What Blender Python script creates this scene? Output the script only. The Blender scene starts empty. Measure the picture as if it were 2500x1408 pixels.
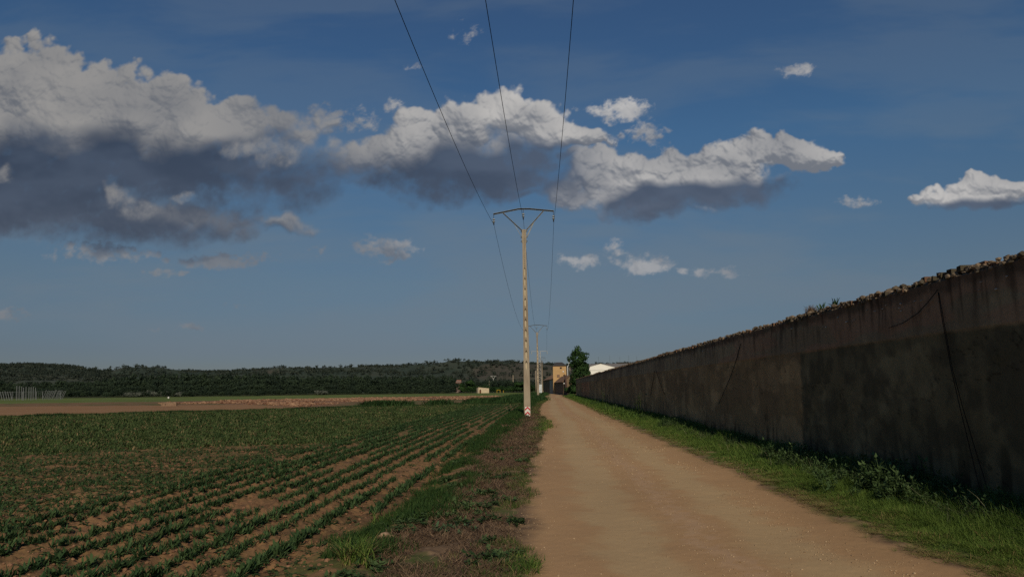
import bpy, math, random
import numpy as np
from mathutils import Vector, Matrix
random.seed(7); RNG = np.random.default_rng(11)
scene = bpy.context.scene
COL = scene.collection
R = math.radians

# ------------------------------------------------------------------ camera
EYE = 1.65
PSI, THETA, ROLL = 0.0432346, 0.1340785, -0.010
FPX = 1800.0
cam_data = bpy.data.cameras.new('camera')
cam_data.sensor_width = 36.0; cam_data.lens = FPX / 2500 * 36
cam_data.clip_start = 0.1; cam_data.clip_end = 20000
cam = bpy.data.objects.new('camera', cam_data); COL.objects.link(cam)
CM = Matrix.Rotation(PSI, 4, 'Z') @ Matrix.Rotation(math.pi/2 + THETA, 4, 'X') @ Matrix.Rotation(ROLL, 4, 'Z')
cam.matrix_world = Matrix.Translation((0, 0, EYE)) @ CM
scene.camera = cam
M3 = CM.to_3x3()
def ray(px, py): return M3 @ Vector(((px-1250)/FPX, -(py-704)/FPX, -1.0))
def at(px, py, Y):
    d = ray(px, py); return Vector((0, 0, EYE)) + d * (Y / d.y)
def gnd(px, py):
    d = ray(px, py); return Vector((0, 0, EYE)) + d * (-EYE / d.z)

# ------------------------------------------------------------------ exposure
vs = scene.view_settings
vs.view_transform = 'Standard'; vs.look = 'None'; vs.gamma = 1.0; vs.use_curve_mapping = False
vs.exposure = 0.0
scene.cycles.use_adaptive_sampling = True
scene.cycles.adaptive_threshold = 0.01
scene.cycles.max_bounces = 6; scene.cycles.transparent_max_bounces = 8
scene.cycles.use_denoising = False

# ------------------------------------------------------------------ sun
SUN_EL, SUN_AZ = R(35), R(6.5)          # behind the camera, a little to the right
sd = Vector((math.sin(SUN_AZ)*math.cos(SUN_EL), -math.cos(SUN_AZ)*math.cos(SUN_EL), math.sin(SUN_EL)))
sun_l = bpy.data.lights.new('sun', 'SUN'); sun_l.energy = 3.0; sun_l.angle = R(0.5); sun_l.color = (1.0, 0.86, 0.66)
sun = bpy.data.objects.new('sun', sun_l); COL.objects.link(sun)
sun.rotation_euler = sd.to_track_quat('Z', 'Y').to_euler()

# ------------------------------------------------------------------ node helper
class NT:
    def __init__(s, tree): s.t = tree; s.n = tree.nodes; s.l = tree.links
    def put(s, sock, v):
        if v is None: return
        if hasattr(v, 'links'): s.l.new(v, sock)
        else: sock.default_value = v
    def node(s, typ, **k):
        nd = s.n.new(typ)
        for a, b in k.items(): setattr(nd, a, b)
        return nd
    def math(s, op, a, b=None, c=None, clamp=False):
        nd = s.node('ShaderNodeMath', operation=op, use_clamp=clamp)
        s.put(nd.inputs[0], a); s.put(nd.inputs[1], b); s.put(nd.inputs[2], c)
        return nd.outputs[0]
    def vec(s, op, a, b=None, c=None):
        nd = s.node('ShaderNodeVectorMath', operation=op)
        s.put(nd.inputs[0], a); s.put(nd.inputs[1], b); s.put(nd.inputs[2], c)
        return nd.outputs['Value'] if op in ('DOT_PRODUCT', 'LENGTH') else nd.outputs[0]
    def scale(s, a, f):
        nd = s.node('ShaderNodeVectorMath', operation='SCALE')
        s.put(nd.inputs[0], a); s.put(nd.inputs['Scale'], f); return nd.outputs[0]
    def noise(s, vec, scale, detail=4, rough=0.5, dist=0.0, color=False, lac=2.0):
        nd = s.node('ShaderNodeTexNoise'); nd.noise_dimensions = '3D'
        s.put(nd.inputs['Vector'], vec)
        nd.inputs['Scale'].default_value = scale; nd.inputs['Detail'].default_value = detail
        nd.inputs['Roughness'].default_value = rough; nd.inputs['Distortion'].default_value = dist
        nd.inputs['Lacunarity'].default_value = lac
        return nd.outputs['Color' if color else 'Fac']
    def voro(s, vec, scale, smooth=True, feat=None, rnd=1.0):
        nd = s.node('ShaderNodeTexVoronoi'); nd.feature = feat or ('SMOOTH_F1' if smooth else 'F1')
        s.put(nd.inputs['Vector'], vec); nd.inputs['Scale'].default_value = scale
        nd.inputs['Randomness'].default_value = rnd
        return nd
    def ramp(s, v, a, b, smooth=True):
        nd = s.node('ShaderNodeMapRange', interpolation_type='SMOOTHSTEP' if smooth else 'LINEAR')
        s.put(nd.inputs[0], v); nd.inputs[1].default_value = a; nd.inputs[2].default_value = b
        return nd.outputs[0]
    def mix(s, f, a, b, blend='MIX'):
        nd = s.node('ShaderNodeMix', data_type='RGBA', blend_type=blend)
        s.put(nd.inputs[0], f)
        s.put(nd.inputs[6], a if hasattr(a, 'links') else (*a, 1)); s.put(nd.inputs[7], b if hasattr(b, 'links') else (*b, 1))
        return nd.outputs[2]

# ------------------------------------------------------------------ world: Nishita sky
world = bpy.data.worlds.new('World'); scene.world = world; world.use_nodes = True
W = NT(world.node_tree); W.n.clear()
sky = W.node('ShaderNodeTexSky', sky_type='NISHITA', sun_disc=False)
sky.sun_elevation = SUN_EL; sky.sun_rotation = math.pi - SUN_AZ
sky.air_density = 1.0; sky.dust_density = 0.6; sky.ozone_density = 3.0; sky.altitude = 800
SKY = 0.05
tc = W.node('ShaderNodeTexCoord')
sep = W.node('ShaderNodeSeparateXYZ'); W.l.new(tc.outputs['Generated'], sep.inputs[0])
rmp = W.node('ShaderNodeValToRGB'); W.l.new(sep.outputs[2], rmp.inputs[0])   # the clear dark air of the day
el = rmp.color_ramp.elements
stops = [(0.0,(.39,.42,.52)),(0.05,(.42,.44,.53)),(0.14,(.60,.65,.66)),(0.22,(.56,.77,.84)),(0.32,(.53,.90,1.06)),(0.50,(.50,.84,1.10)),(1.0,(.6,.85,1.1))]
for k, (p_, c_) in enumerate(stops):
    e_ = el[k] if k < 2 else el.new(p_)
    e_.position = p_; e_.color = (*c_, 1)
bg = W.node('ShaderNodeBackground'); W.l.new(W.vec('MULTIPLY', sky.outputs[0], rmp.outputs[0]), bg.inputs[0])
bg.inputs[1].default_value = SKY
wo = W.node('ShaderNodeOutputWorld'); W.l.new(bg.outputs[0], wo.inputs[0])

# ------------------------------------------------------------------ numpy noise
#<NOISE>
def _hash(ix, iy, seed):
    h = (ix.astype(np.int64)*374761393 + iy.astype(np.int64)*668265263 + seed*974634777) & 0xffffffff
    h = ((h ^ (h >> 13)) * 1274126177) & 0xffffffff
    h = ((h ^ (h >> 16)) * 2246822519) & 0xffffffff
    return ((h ^ (h >> 15)) & 0xffffff) / 16777216.0
def vnoise(x, y, seed=0):
    ix = np.floor(x); iy = np.floor(y); fx = x-ix; fy = y-iy
    fx = fx*fx*fx*(fx*(fx*6-15)+10); fy = fy*fy*fy*(fy*(fy*6-15)+10)
    a = _hash(ix, iy, seed); b = _hash(ix+1, iy, seed); c = _hash(ix, iy+1, seed); d = _hash(ix+1, iy+1, seed)
    return (a*(1-fx)+b*fx)*(1-fy) + (c*(1-fx)+d*fx)*fy
def fbm(x, y, octv=4, seed=0, gain=0.5, lac=2.03):
    t = 0.; a = 1.; s = 0.
    for k in range(octv):
        t = t + a*vnoise(x*lac**k + 17.3*k, y*lac**k - 9.1*k, seed+k); s += a; a *= gain
    return t/s
def worley(x, y, seed=0):
    ix = np.floor(x); iy = np.floor(y); best = np.full(np.shape(x), 9.0)
    for dx in (-1, 0, 1):
        for dy in (-1, 0, 1):
            px = ix+dx+_hash(ix+dx, iy+dy, seed); py = iy+dy+_hash(ix+dx, iy+dy, seed+77)
            best = np.minimum(best, (px-x)**2 + (py-y)**2)
    return np.sqrt(best)
def sstep(v, a, b):
    t = np.clip((v-a)/(b-a), 0, 1); return t*t*(3-2*t)
#</NOISE>

# ------------------------------------------------------------------ clouds on the sky dome north of the road
def uv(px, py):
    d = ray(px, py); return d.x/d.y, d.z/d.y
#<CLOUD>
CL = [(30,235,230,130),(200,240,210,85),(330,275,170,88),(480,305,150,62),(590,310,75,68),(700,325,110,50,.75),(790,290,40,32,.6),
      (150,380,330,110),(470,400,330,95),(700,430,135,90),(80,480,280,105),(330,530,270,66),(560,545,110,40,.7),(700,550,110,24,.8),
      
      (900,375,85,48),(1015,335,85,58),(1130,315,75,66),(1235,285,75,74),(1325,305,85,60),(1420,330,80,40),(1110,400,260,78),(1195,418,160,60),
      (1400,382,50,20,.6),(900,440,90,22,.5),(825,400,75,60,.75),(1250,470,80,18,.4),
      (1365,470,60,44),(1440,430,62,48),(1520,408,70,44),(1620,404,70,44),(1700,412,80,50),(1775,390,60,42),(1855,376,62,44),(1935,376,62,40),(1990,385,52,26),
      (1620,468,215,72),(1740,450,170,62),(1600,520,80,22,.8),
      (2405,442,68,34),(2465,455,50,30),(2300,467,60,24,.8),(2390,480,140,22),(2240,472,34,14,.6)]
SM = [(1940,176,46,15,.8),(1115,80,50,26,.35),(1015,158,44,14,.3),(2082,486,38,14,.7),(1410,632,48,15,.75),(1492,603,32,19,.75),(1588,647,64,20,.9),
      (1700,666,54,12,.65),(1795,661,44,13,.75),(930,608,64,22,1.0),(530,632,110,13,1.0),(405,668,50,9,.9),(220,608,95,26,.85),(310,620,80,16,.7),
      (465,797,36,8,.55),(20,760,50,14,.7),(775,608,28,14,.5),(580,744,34,7,.4),(370,801,44,8,.35),(1500,642,24,10,.45),(1525,268,50,24),(1470,262,60,10,.6),(1578,324,44,22,.8),(870,282,50,26,.6),(960,255,24,18,.6),(800,285,40,30,.7)]
DK = [(150,425,440,100),(560,425,330,88),(700,465,200,75),(60,520,330,90),(350,570,300,55),(700,580,160,14),
      (1130,445,330,72),(1260,400,170,70),(1340,400,90,60),(1610,514,235,58),(1740,482,190,46),(1880,458,110,32),(2400,497,150,24),(2280,497,80,14)]
LT = [(600,372,52,24),(690,372,70,22,.8),(775,350,50,26,.6),(300,478,34,24,.7),(445,474,38,9,.8),(720,540,100,13,.8),(10,425,32,24,.7),(360,500,70,26,.3),(1745,520,30,10,.5)]
def ellfield(L, u, v, k=12.0):
    acc = np.zeros(np.shape(u))
    for e in L:
        cx, cy, rx, ry = e[:4]; s = e[4] if len(e) > 4 else 1.0
        cu, cv = uv(cx, cy); ru = abs(uv(cx+rx, cy)[0]-cu); rv = abs(uv(cx, cy-ry)[1]-cv)
        f = s - ((u-cu)/ru)**2 - ((v-cv)/rv)**2
        acc += np.exp(np.clip(f, -3, 2)*k*0.5)-math.exp(-1.5*k)
    return np.log(np.maximum(acc, 1e-9))/(k*0.5)
def clouds(u, v):
    wu = (fbm(u*16, v*16, 3, 5)-.5); wv = (fbm(u*16, v*16, 3, 9)-.5)
    fu = (fbm(u*60, v*60, 4, 15, .5)-.5); fv = (fbm(u*60, v*60, 4, 19, .5)-.5)
    U = u + wu*.045 + fu*.016; V = v + wv*.040 + fv*.014
    A = ellfield(CL, U, V); D = ellfield(DK, u+wu*.09, v+wv*.05+fv*.004, 6.0); L = ellfield(LT, U, V, 6.0)
    # cauliflower heaps: a bulging height field towards the viewer
    wu2 = u + fu*.006; wv2 = v + fv*.006
    bil = (1-worley(wu2*26, wv2*30, 3))*.55 + (1-worley(wu2*58, wv2*62, 4))*.28 + (1-worley(wu2*125, wv2*130, 6))*.14
    soft = fbm(u*60, v*60, 5, 31, .6)-.5
    dk = sstep(D, -0.75, 0.95)
    Ab = A*1.0 + .06 + .25*dk + (bil-.42)*(1.0-.45*dk)*1.55 + soft*(0.42+.35*dk)
    wid = .46 + .80*dk + 1.0*sstep(v, .25, .15) + .5*np.exp(-((u-uv(760, 300)[0])/.10)**2)
    S = ellfield([(a, b, c*1.45, d*1.7, *e) for a, b, c, d, *e in SM], u + wu*.022 + fu*.012, v + wv*.016 + fv*.010)
    Ss = S - .16 + (fbm(u*85, v*110, 5, 91, .62)-.5)*1.7 + (bil-.42)*.4
    alpha = np.maximum(sstep(Ab, -.02, wid), sstep(Ss, .0, .9)*.85)
    big = (1-worley(wu2*15+.3, wv2*17, 13))
    Hs = A + (bil-.42)*.42 + soft*.06
    hgt = np.sqrt(np.clip(Hs+.15, 0.02, 1.4))*.026 + big*.021 + bil*.0062 + fbm(u*24, v*24, 5, 41, .45)*.020
    return alpha, dk, L, hgt, soft, bil
def shade(alpha, dk, L, hgt, soft, bil, u, v, du, dv):
    gu = np.gradient(hgt, axis=1)/du; gv = np.gradient(hgt, axis=0)/dv
    nl = (-gu*0.25 - (-gv)*-0.55 + 0.80) / np.sqrt(gu*gu + gv*gv + 1)
    lit = sstep(nl, -.25, 1.15)
    lit = np.clip(lit*0.72 + (fbm(u*9, v*12, 4, 51)-.5)*1.25 + .10, 0, 1)
    cx_, cv_ = uv(690, 300); grey = np.exp(-((u-cx_)/.13)**2); cx_, cv_ = uv(330, 250); grey = np.maximum(grey*.85, .45*np.exp(-((u-cx_)/.17)**2)*sstep(v, cv_-.1, cv_))
    lit = np.clip(lit*(1-.62*grey) + .30*sstep(L + soft*2.4, -.7, 1.3), 0, 1)
    c_sh = np.array([.175, .190, .220]); c_li = np.array([.405, .392, .378])
    boost = (1+.34*sstep(u, -.30, -.16))[..., None]; c = c_sh + (c_li*boost-c_sh)*(lit**1.15)[..., None]
    dn = sstep(fbm(u*10, v*22, 4, 61), .3, .7)[..., None]
    d = np.array([.053, .076, .122])*(1-dn) + np.array([.076, .104, .158])*dn
    ddk = np.clip(dk*1.08 - (lit-.5)*.22*(1-dk), 0, 1)
    ddk = ddk*(1-.62*sstep(L + soft*2.2, -1.1, 1.4))
    c = c*(1-ddk[..., None]) + d*ddk[..., None]
    far = sstep(v, .34, .02)[..., None]*.75
    c = c*(1-far*.8) + (np.array([.185, .195, .225])*(.80+.55*lit[..., None]))*far*.8
    left = sstep(u, .15, -.75)[..., None]                      # cloud colour gets darker towards the left
    c = c*(1-.20*left)
    return c, alpha*(1-.22*far[..., 0])
#</CLOUD>
def sky_dome():
    nu, nv = 1250, 560
    us = np.linspace(-.86, .80, nu); vv = np.linspace(.03, .70, nv)
    u, v = np.meshgrid(us, vv)
    f = clouds(u, v); c, al = shade(*f, u, v, us[1]-us[0], vv[1]-vv[0])
    b = np.minimum.reduce([sstep(u, -.86, -.80), sstep(u, .80, .74), sstep(v, .70, .64), sstep(v, .03, .06)])
    al = al*b
    # faint high cirrus
    ci = fbm(u*3.0+.4*v, v*13+fbm(u*3, v*5, 2, 81)*.8, 6, 71, .55)
    low = sstep(v, .42, .20)
    cia = (sstep(ci, .36, .70)*(.20+.14*low) + .08 + .10*low)*b
    ccol = np.array([.150, .190, .232])
    at_ = al + cia*(1-al)
    rgb = (c*al[..., None] + ccol*(cia*(1-al))[..., None])/np.maximum(at_, 1e-4)[..., None]
    P = np.stack([u, np.ones_like(u), v], -1); P /= np.linalg.norm(P, axis=-1, keepdims=True); P *= 9000; P[..., 2] += EYE
    return P, rgb, at_

def new_mesh(name, V, F, attrs=None, smooth=True):
    """V (n,3), F (m,k) -> mesh; attrs: name -> (n,) float or (n,3|4) colour per vertex"""
    V = np.asarray(V, np.float32); F = np.asarray(F, np.int32); m, k = F.shape
    me = bpy.data.meshes.new(name)
    me.vertices.add(len(V)); me.vertices.foreach_set('co', V.ravel())
    me.loops.add(m*k); me.loops.foreach_set('vertex_index', F.ravel())
    me.polygons.add(m); me.polygons.foreach_set('loop_start', np.arange(m, dtype=np.int32)*k)
    me.polygons.foreach_set('loop_total', np.full(m, k, np.int32))
    me.update(calc_edges=True)
    me.polygons.foreach_set('use_smooth', np.full(m, smooth, bool))
    for a, d in (attrs or {}).items():
        d = np.asarray(d, np.float32)
        if d.ndim == 1:
            at_ = me.attributes.new(a, 'FLOAT', 'POINT'); at_.data.foreach_set('value', d)
        else:
            if d.shape[1] == 3: d = np.concatenate([d, np.ones((len(d), 1), np.float32)], 1)
            at_ = me.attributes.new(a, 'FLOAT_COLOR', 'POINT'); at_.data.foreach_set('color', d.ravel())
    me.validate(); return me
def gridfaces(nr, nc):
    i = np.arange(nr*nc).reshape(nr, nc)
    return np.stack([i[:-1, :-1], i[:-1, 1:], i[1:, 1:], i[1:, :-1]], -1).reshape(-1, 4)
def link(name, me, mat=None, parent=None):
    o = bpy.data.objects.new(name, me); COL.objects.link(o)
    if mat and me and not me.materials: me.materials.append(mat)
    if parent: o.parent = parent
    return o
def tag(o, label=None, cat=None, group=None, kind=None):
    if label: o['label'] = label
    if cat: o['category'] = cat
    if group: o['group'] = group
    if kind: o['kind'] = kind
    return o
def empty(name, loc=(0, 0, 0), rz=0.0):
    o = bpy.data.objects.new(name, None); COL.objects.link(o); o.location = loc; o.rotation_euler = (0, 0, rz)
    o.empty_display_size = 0.2; return o
def new_mat(name):
    m = bpy.data.materials.new(name); m.use_nodes = True; n = NT(m.node_tree); n.n.clear(); return m, n

def build_sky():
    P, rgb, al = sky_dome(); nr, nc = al.shape
    m, n = new_mat('cloud_light')
    a1 = n.node('ShaderNodeAttribute', attribute_name='cloud'); a2 = n.node('ShaderNodeAttribute', attribute_name='cover')
    em = n.node('ShaderNodeEmission'); n.l.new(a1.outputs['Color'], em.inputs[0])
    tr = n.node('ShaderNodeBsdfTransparent'); mx = n.node('ShaderNodeMixShader')
    n.l.new(a2.outputs['Fac'], mx.inputs[0]); n.l.new(tr.outputs[0], mx.inputs[1]); n.l.new(em.outputs[0], mx.inputs[2])
    o = n.node('ShaderNodeOutputMaterial'); n.l.new(mx.outputs[0], o.inputs[0])
    m.cycles.emission_sampling = 'NONE'
    ob = link('sky', new_mesh('sky', P.reshape(-1, 3), gridfaces(nr, nc), {'cloud': rgb.reshape(-1, 3), 'cover': al.ravel()}), m)
    tag(ob, kind='structure')
build_sky()

# ------------------------------------------------------------------ materials
def M_attr(name, attr='albedo', rough=0.95, noise=((40, .25),), bump=None, spec=0.1):
    """albedo from a vertex attribute, broken up by fine procedural grain"""
    m, n = new_mat(name)
    a = n.node('ShaderNodeAttribute', attribute_name=attr); c = a.outputs['Color']
    g = n.node('ShaderNodeNewGeometry'); p = g.outputs['Position']
    for sc_, am in noise:
        f = n.math('MULTIPLY_ADD', n.math('SUBTRACT', n.noise(p, sc_, 4, .6), .5), am*2.4, 1.0)
        c = n.scale(c, f)
    b = n.node('ShaderNodeBsdfPrincipled'); n.l.new(c, b.inputs['Base Color'])
    b.inputs['Roughness'].default_value = rough; b.inputs['Specular IOR Level'].default_value = spec
    if bump:
        bp = n.node('ShaderNodeBump'); bp.inputs['Strength'].default_value = bump[1]; bp.inputs['Distance'].default_value = bump[2]
        n.l.new(n.noise(p, bump[0], 5, .65), bp.inputs['Height']); n.l.new(bp.outputs[0], b.inputs['Normal'])
    o = n.node('ShaderNodeOutputMaterial'); n.l.new(b.outputs[0], o.inputs[0]); return m
def M_leaf(name, c1, c2, trans=0.25, dry=None, rough=0.7):
    """two-tone foliage, each leaf takes its own tint from the 'rnd' attribute"""
    m, n = new_mat(name)
    r = n.node('ShaderNodeAttribute', attribute_name='rnd').outputs['Fac']
    c = n.mix(r, c1, c2)
    if dry: c = n.mix(n.ramp(r, 1-dry[1], 1-dry[1]+.02), c, dry[0])
    b = n.node('ShaderNodeBsdfPrincipled'); n.l.new(c, b.inputs['Base Color'])
    b.inputs['Roughness'].default_value = rough; b.inputs['Specular IOR Level'].default_value = 0.12
    t = n.node('ShaderNodeBsdfTranslucent'); n.l.new(c, t.inputs[0])
    mx = n.node('ShaderNodeMixShader'); mx.inputs[0].default_value = trans
    n.l.new(b.outputs[0], mx.inputs[1]); n.l.new(t.outputs[0], mx.inputs[2])
    o = n.node('ShaderNodeOutputMaterial'); n.l.new(mx.outputs[0], o.inputs[0]); return m
def M_solid(name, c, rough=0.8, metal=0.0, var=0.25, scale=6.0, c2=None, bump=0.0, streak=1.0, spec=0.10):
    m, n = new_mat(name)
    p = n.node('ShaderNodeNewGeometry').outputs['Position']
    if streak != 1.0: p2 = n.vec('MULTIPLY', p, (1, 1, 1/streak))
    else: p2 = p
    f = n.noise(p2, scale, 5, .6)
    col = n.mix(n.ramp(f, .35, .68), c, c2 if c2 else tuple(x*(1-var) for x in c))
    col = n.scale(col, n.math('MULTIPLY_ADD', n.math('SUBTRACT', n.noise(p2, scale*7, 3, .6), .5), var*1.6, 1.0))
    b = n.node('ShaderNodeBsdfPrincipled'); n.l.new(col, b.inputs['Base Color'])
    b.inputs['Roughness'].default_value = rough; b.inputs['Metallic'].default_value = metal
    b.inputs['Specular IOR Level'].default_value = spec
    if bump:
        bp = n.node('ShaderNodeBump'); bp.inputs['Strength'].default_value = 0.6; bp.inputs['Distance'].default_value = bump
        n.l.new(n.noise(p, scale*9, 4, .6), bp.inputs['Height']); n.l.new(bp.outputs[0], b.inputs['Normal'])
    o = n.node('ShaderNodeOutputMaterial'); n.l.new(b.outputs[0], o.inputs[0]); return m

# ------------------------------------------------------------------ the lie of the land
RY = np.array([0, 6.8, 8.3, 10.8, 15, 38, 68, 142, 165, 200, 260])
RX = np.array([3.90, 3.73, 3.60, 3.58, 3.59, 3.5, 3.63, 3.35, 3.95, 3.7, 1.6])
LY = np.array([0, 6.8, 8.8, 13.5, 21.7, 30, 36.7, 44, 53.5, 75, 98, 120, 138, 160, 175, 260])
LX = np.array([0, -.07, -.17, -.27, -.18, -.1, .07, -.45, -.64, -.5, .24, -.4, -.63, .4, 1.0, -2.4])
DY = np.array([0, 6.8, 8.1, 10.2, 13.8, 21.4, 32.6, 60, 90])
DX = np.array([-1.9, -1.75, -1.75, -1.3, -1.4, -1.55, -1.35, -1.3, -1.2])      # outer side of the withered verge
def road_r(Y): return np.interp(Y, RY, RX) + (fbm(Y*1.3, Y*0+3.3, 3, 21)-.5)*.38
def road_l(Y): return np.interp(Y, LY, LX) + (fbm(Y*1.1, Y*0+7.3, 3, 22)-.5)*.42
def verge_l(Y): return np.interp(Y, DY, DX) + (fbm(Y*.8, Y*0+1.3, 3, 23)-.5)*.5
FARA, FARB = np.array([-36.5, 48.5]), np.array([-3.4, 80.0])                   # far edge of the crop field
FD = (FARB-FARA)/np.linalg.norm(FARB-FARA); FN = np.array([-FD[1], FD[0]])
def beyond(X, Y): return (X-FARA[0])*FN[0] + (Y-FARA[1])*FN[1]                 # >0 beyond the edge
def inpoly(X, Y, poly):
    ins = np.zeros(np.shape(X), bool); n = len(poly)
    for i in range(n):
        x1, y1 = poly[i]; x2, y2 = poly[(i+1) % n]
        if y1 == y2: continue
        c = ((y1 > Y) != (y2 > Y)) & (X < (x2-x1)*(Y-y1)/(y2-y1)+x1)
        ins ^= c
    return ins
def gp(*pts): return [tuple(gnd(*p)[:2]) for p in pts]
SOILP = gp((-700, 1003), (-300, 996), (0, 992), (300, 990), (600, 987), (700, 993), (760, 999), (745, 1000), (600, 1004), (300, 1010.5), (0, 1018.5), (-300, 1026), (-700, 1040))
CLODP = gp((385, 986), (420, 980.5), (600, 976.5), (900, 971), (1215, 966.8), (1234, 969), (1150, 974.5), (1000, 977.5), (850, 981.5), (800, 990), (720, 993), (640, 988), (500, 985.5))
def rowphase(X, Y):
    """crop rows: a few headland rows along the road, the rest of the field across it"""
    head = X + (fbm(Y*.12, Y*0, 2, 33)-.5)*.2
    a = math.radians(22.0); c = -X*math.sin(a)*1.0 + Y*math.cos(a)          # distance across the slanting rows
    c = -X*math.sin(a) + Y*math.cos(a)
    return head, c
def relief(X, Y):
    near = np.clip(1.3 - Y/70, 0.0, 1)
    rl, rr, vl = road_l(Y), road_r(Y), verge_l(Y)
    onroad = sstep(X, rl-.15, rl+.25)*sstep(X, rr+.15, rr-.25)
    field = sstep(X, vl-.2, vl-.7)*sstep(beyond(X, Y), 3, -1)
    verge = (1-onroad)*(1-field)
    z = np.zeros_like(X)
    mid = (rl+rr)/2
    z += onroad*(.02 - .012*np.exp(-((X-mid+.85)/.35)**2) - .014*np.exp(-((X-mid-.9)/.35)**2))
    z += onroad*near*((fbm(X*1.1, Y*1.1, 3, 2)-.5)*.03 + (fbm(X*14, Y*14, 3, 3)-.5)*.007)
    clod = (1-worley(X*7, Y*7, 8))*.055 + (fbm(X*16, Y*16, 3, 4)-.5)*.05 + (fbm(X*2.2, Y*2.2, 3, 6)-.5)*.06
    fur = np.where(X > -6.7, np.cos((X+2.35)/.415*2*math.pi)*.020, 0)
    z += field*(-.03 + near*(clod-.02) + fur*near)
    z += verge*near*((fbm(X*5, Y*5, 4, 7)-.5)*.07 + .03)
    z += sstep(X, rr, 5.3)*.06*(X > 2)
    z += np.exp(-((X-vl+.1)/.35)**2)*.05*near
    return z
C_ROAD = np.array([.390, .275, .150]); C_ROADR = np.array([.365, .230, .120])
C_SOIL = np.array([.215, .122, .060]); C_SOILD = np.array([.120, .070, .038])
C_DEAD = np.array([.135, .090, .055]); C_DEADL = np.array([.22, .150, .088])
C_GRN = np.array([.060, .085, .024]); C_FGRN = np.array([.110, .150, .040])
def blend(a, b, f): return a*(1-f[..., None]) + b*f[..., None]
def ground_colour(X, Y):
    rl, rr, vl = road_l(Y), road_r(Y), verge_l(Y)
    one = np.ones(X.shape+(3,))
    n1 = fbm(X*.5, Y*.5, 4, 101); n2 = fbm(X*3, Y*3, 4, 102); n3 = fbm(X*.08, Y*.08, 3, 103); n4 = fbm(X*9, Y*9, 3, 104)
    # field soil, partly covered with small weeds
    soil = blend(one*C_SOIL, one*C_SOILD, sstep(n2+.5*(n1-.5), .45, .75))
    gr = sstep(fbm(X*1.2, Y*1.2, 4, 105) + (n4-.5)*.6, .40, .62)*.55*(1-.7*sstep(X, -7, -6.4))
    soil = blend(soil, one*C_GRN*.7, gr)
    dist = np.sqrt(X*X+Y*Y)
    soil = blend(soil, one*np.array([.050, .080, .028]), sstep(dist, 12, 50)*.85*(1-sstep(X, -5.5, -3.5)*.6))
    col = soil
    # land beyond the field
    by = beyond(X, Y)
    rough = blend(one*C_GRN, one*np.array([.17, .105, .058]), sstep(n1+n3*.3-.1*sstep(X, -10, -30)*-1, .50, .75))
    col = blend(col, rough, sstep(by, -.6, .8))
    far = sstep(Y*.8-X*.35+ (n3-.5)*14, 118, 126)
    fg = blend(one*C_FGRN, one*C_FGRN*np.array([.8, .82, .8]), sstep(n3, .4, .6))
    fg = blend(fg, one*np.array([.15, .15, .05]), (np.sin((Y*.9-X*.3)*.32)*.5+.5)*.25)
    col = blend(col, fg, far)
    col = blend(col, one*np.array([.045, .052, .022]), sstep(Y*.8-X*.35+(n1-.5)*10, 215, 225))
    # bare strip and the red ploughed bank
    s = inpoly(X+(n1-.5)*3, Y+(n1-.5)*3, SOILP).astype(float)
    col = blend(col, blend(one*np.array([.225, .125, .062]), one*np.array([.26, .155, .082]), n1), s*(by > .3))
    c = inpoly(X+(n1-.5)*2, Y+(n1-.5)*2, CLODP).astype(float)
    col = blend(col, blend(one*np.array([.15, .075, .042]), one*np.array([.26, .16, .095]), sstep(n4, .4, .7)), c)
    # left verge: withered weeds, then green ones by the crop
    v = sstep(X, vl-.35, vl+.1)*sstep(Y, 95, 70)
    dead = blend(one*C_DEAD, one*C_DEADL, sstep(n4, .5, .8))
    dead = blend(dead, one*C_GRN, sstep(fbm(X*1.5+9, Y*1.0, 4, 106), .56, .68)*.8)
    col = blend(col, dead, v)
    g2 = sstep(X, vl-.9, vl-.4)*sstep(X, vl+.15, vl-.25)*sstep(Y, 95, 70)*sstep(n2, .3, .5)
    col = blend(col, one*C_GRN*.9, g2*.8)
    col = blend(col, one*C_GRN, sstep(Y, 70, 95)*sstep(X, vl-6, vl-3))
    # road
    r = sstep(X, rl-.12, rl+.22)*sstep(X, rr+.10, rr-.20)
    mid = (rl+rr)/2
    road = blend(one*C_ROADR, one*C_ROAD, sstep(np.exp(-((X-mid+.80)/.42)**2)+.9*np.exp(-((X-mid-.75)/.42)**2)+(n2-.5)*.9, .15, .8))
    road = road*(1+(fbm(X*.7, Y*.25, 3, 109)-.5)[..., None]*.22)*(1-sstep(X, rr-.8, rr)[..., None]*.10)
    loose = sstep(np.exp(-((X-mid)/.30)**2)+(n4-.5)*1.2, .6, 1.1)*.5
    road = blend(road, one*np.array([.40, .27, .17]), loose)
    col = blend(col, road, r)
    # right verge: short yellowish grass and bare patches
    rv = sstep(X, rr-.02, rr+.25)
    rg = blend(one*C_GRN*1.1, one*np.array([.22, .16, .08]), sstep(n2+.25*sstep(X, rr+.6, rr), .50, .75)*.8)
    col = blend(col, rg, rv*(X > 1))
    return np.clip(col, .004, .9), r
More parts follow.
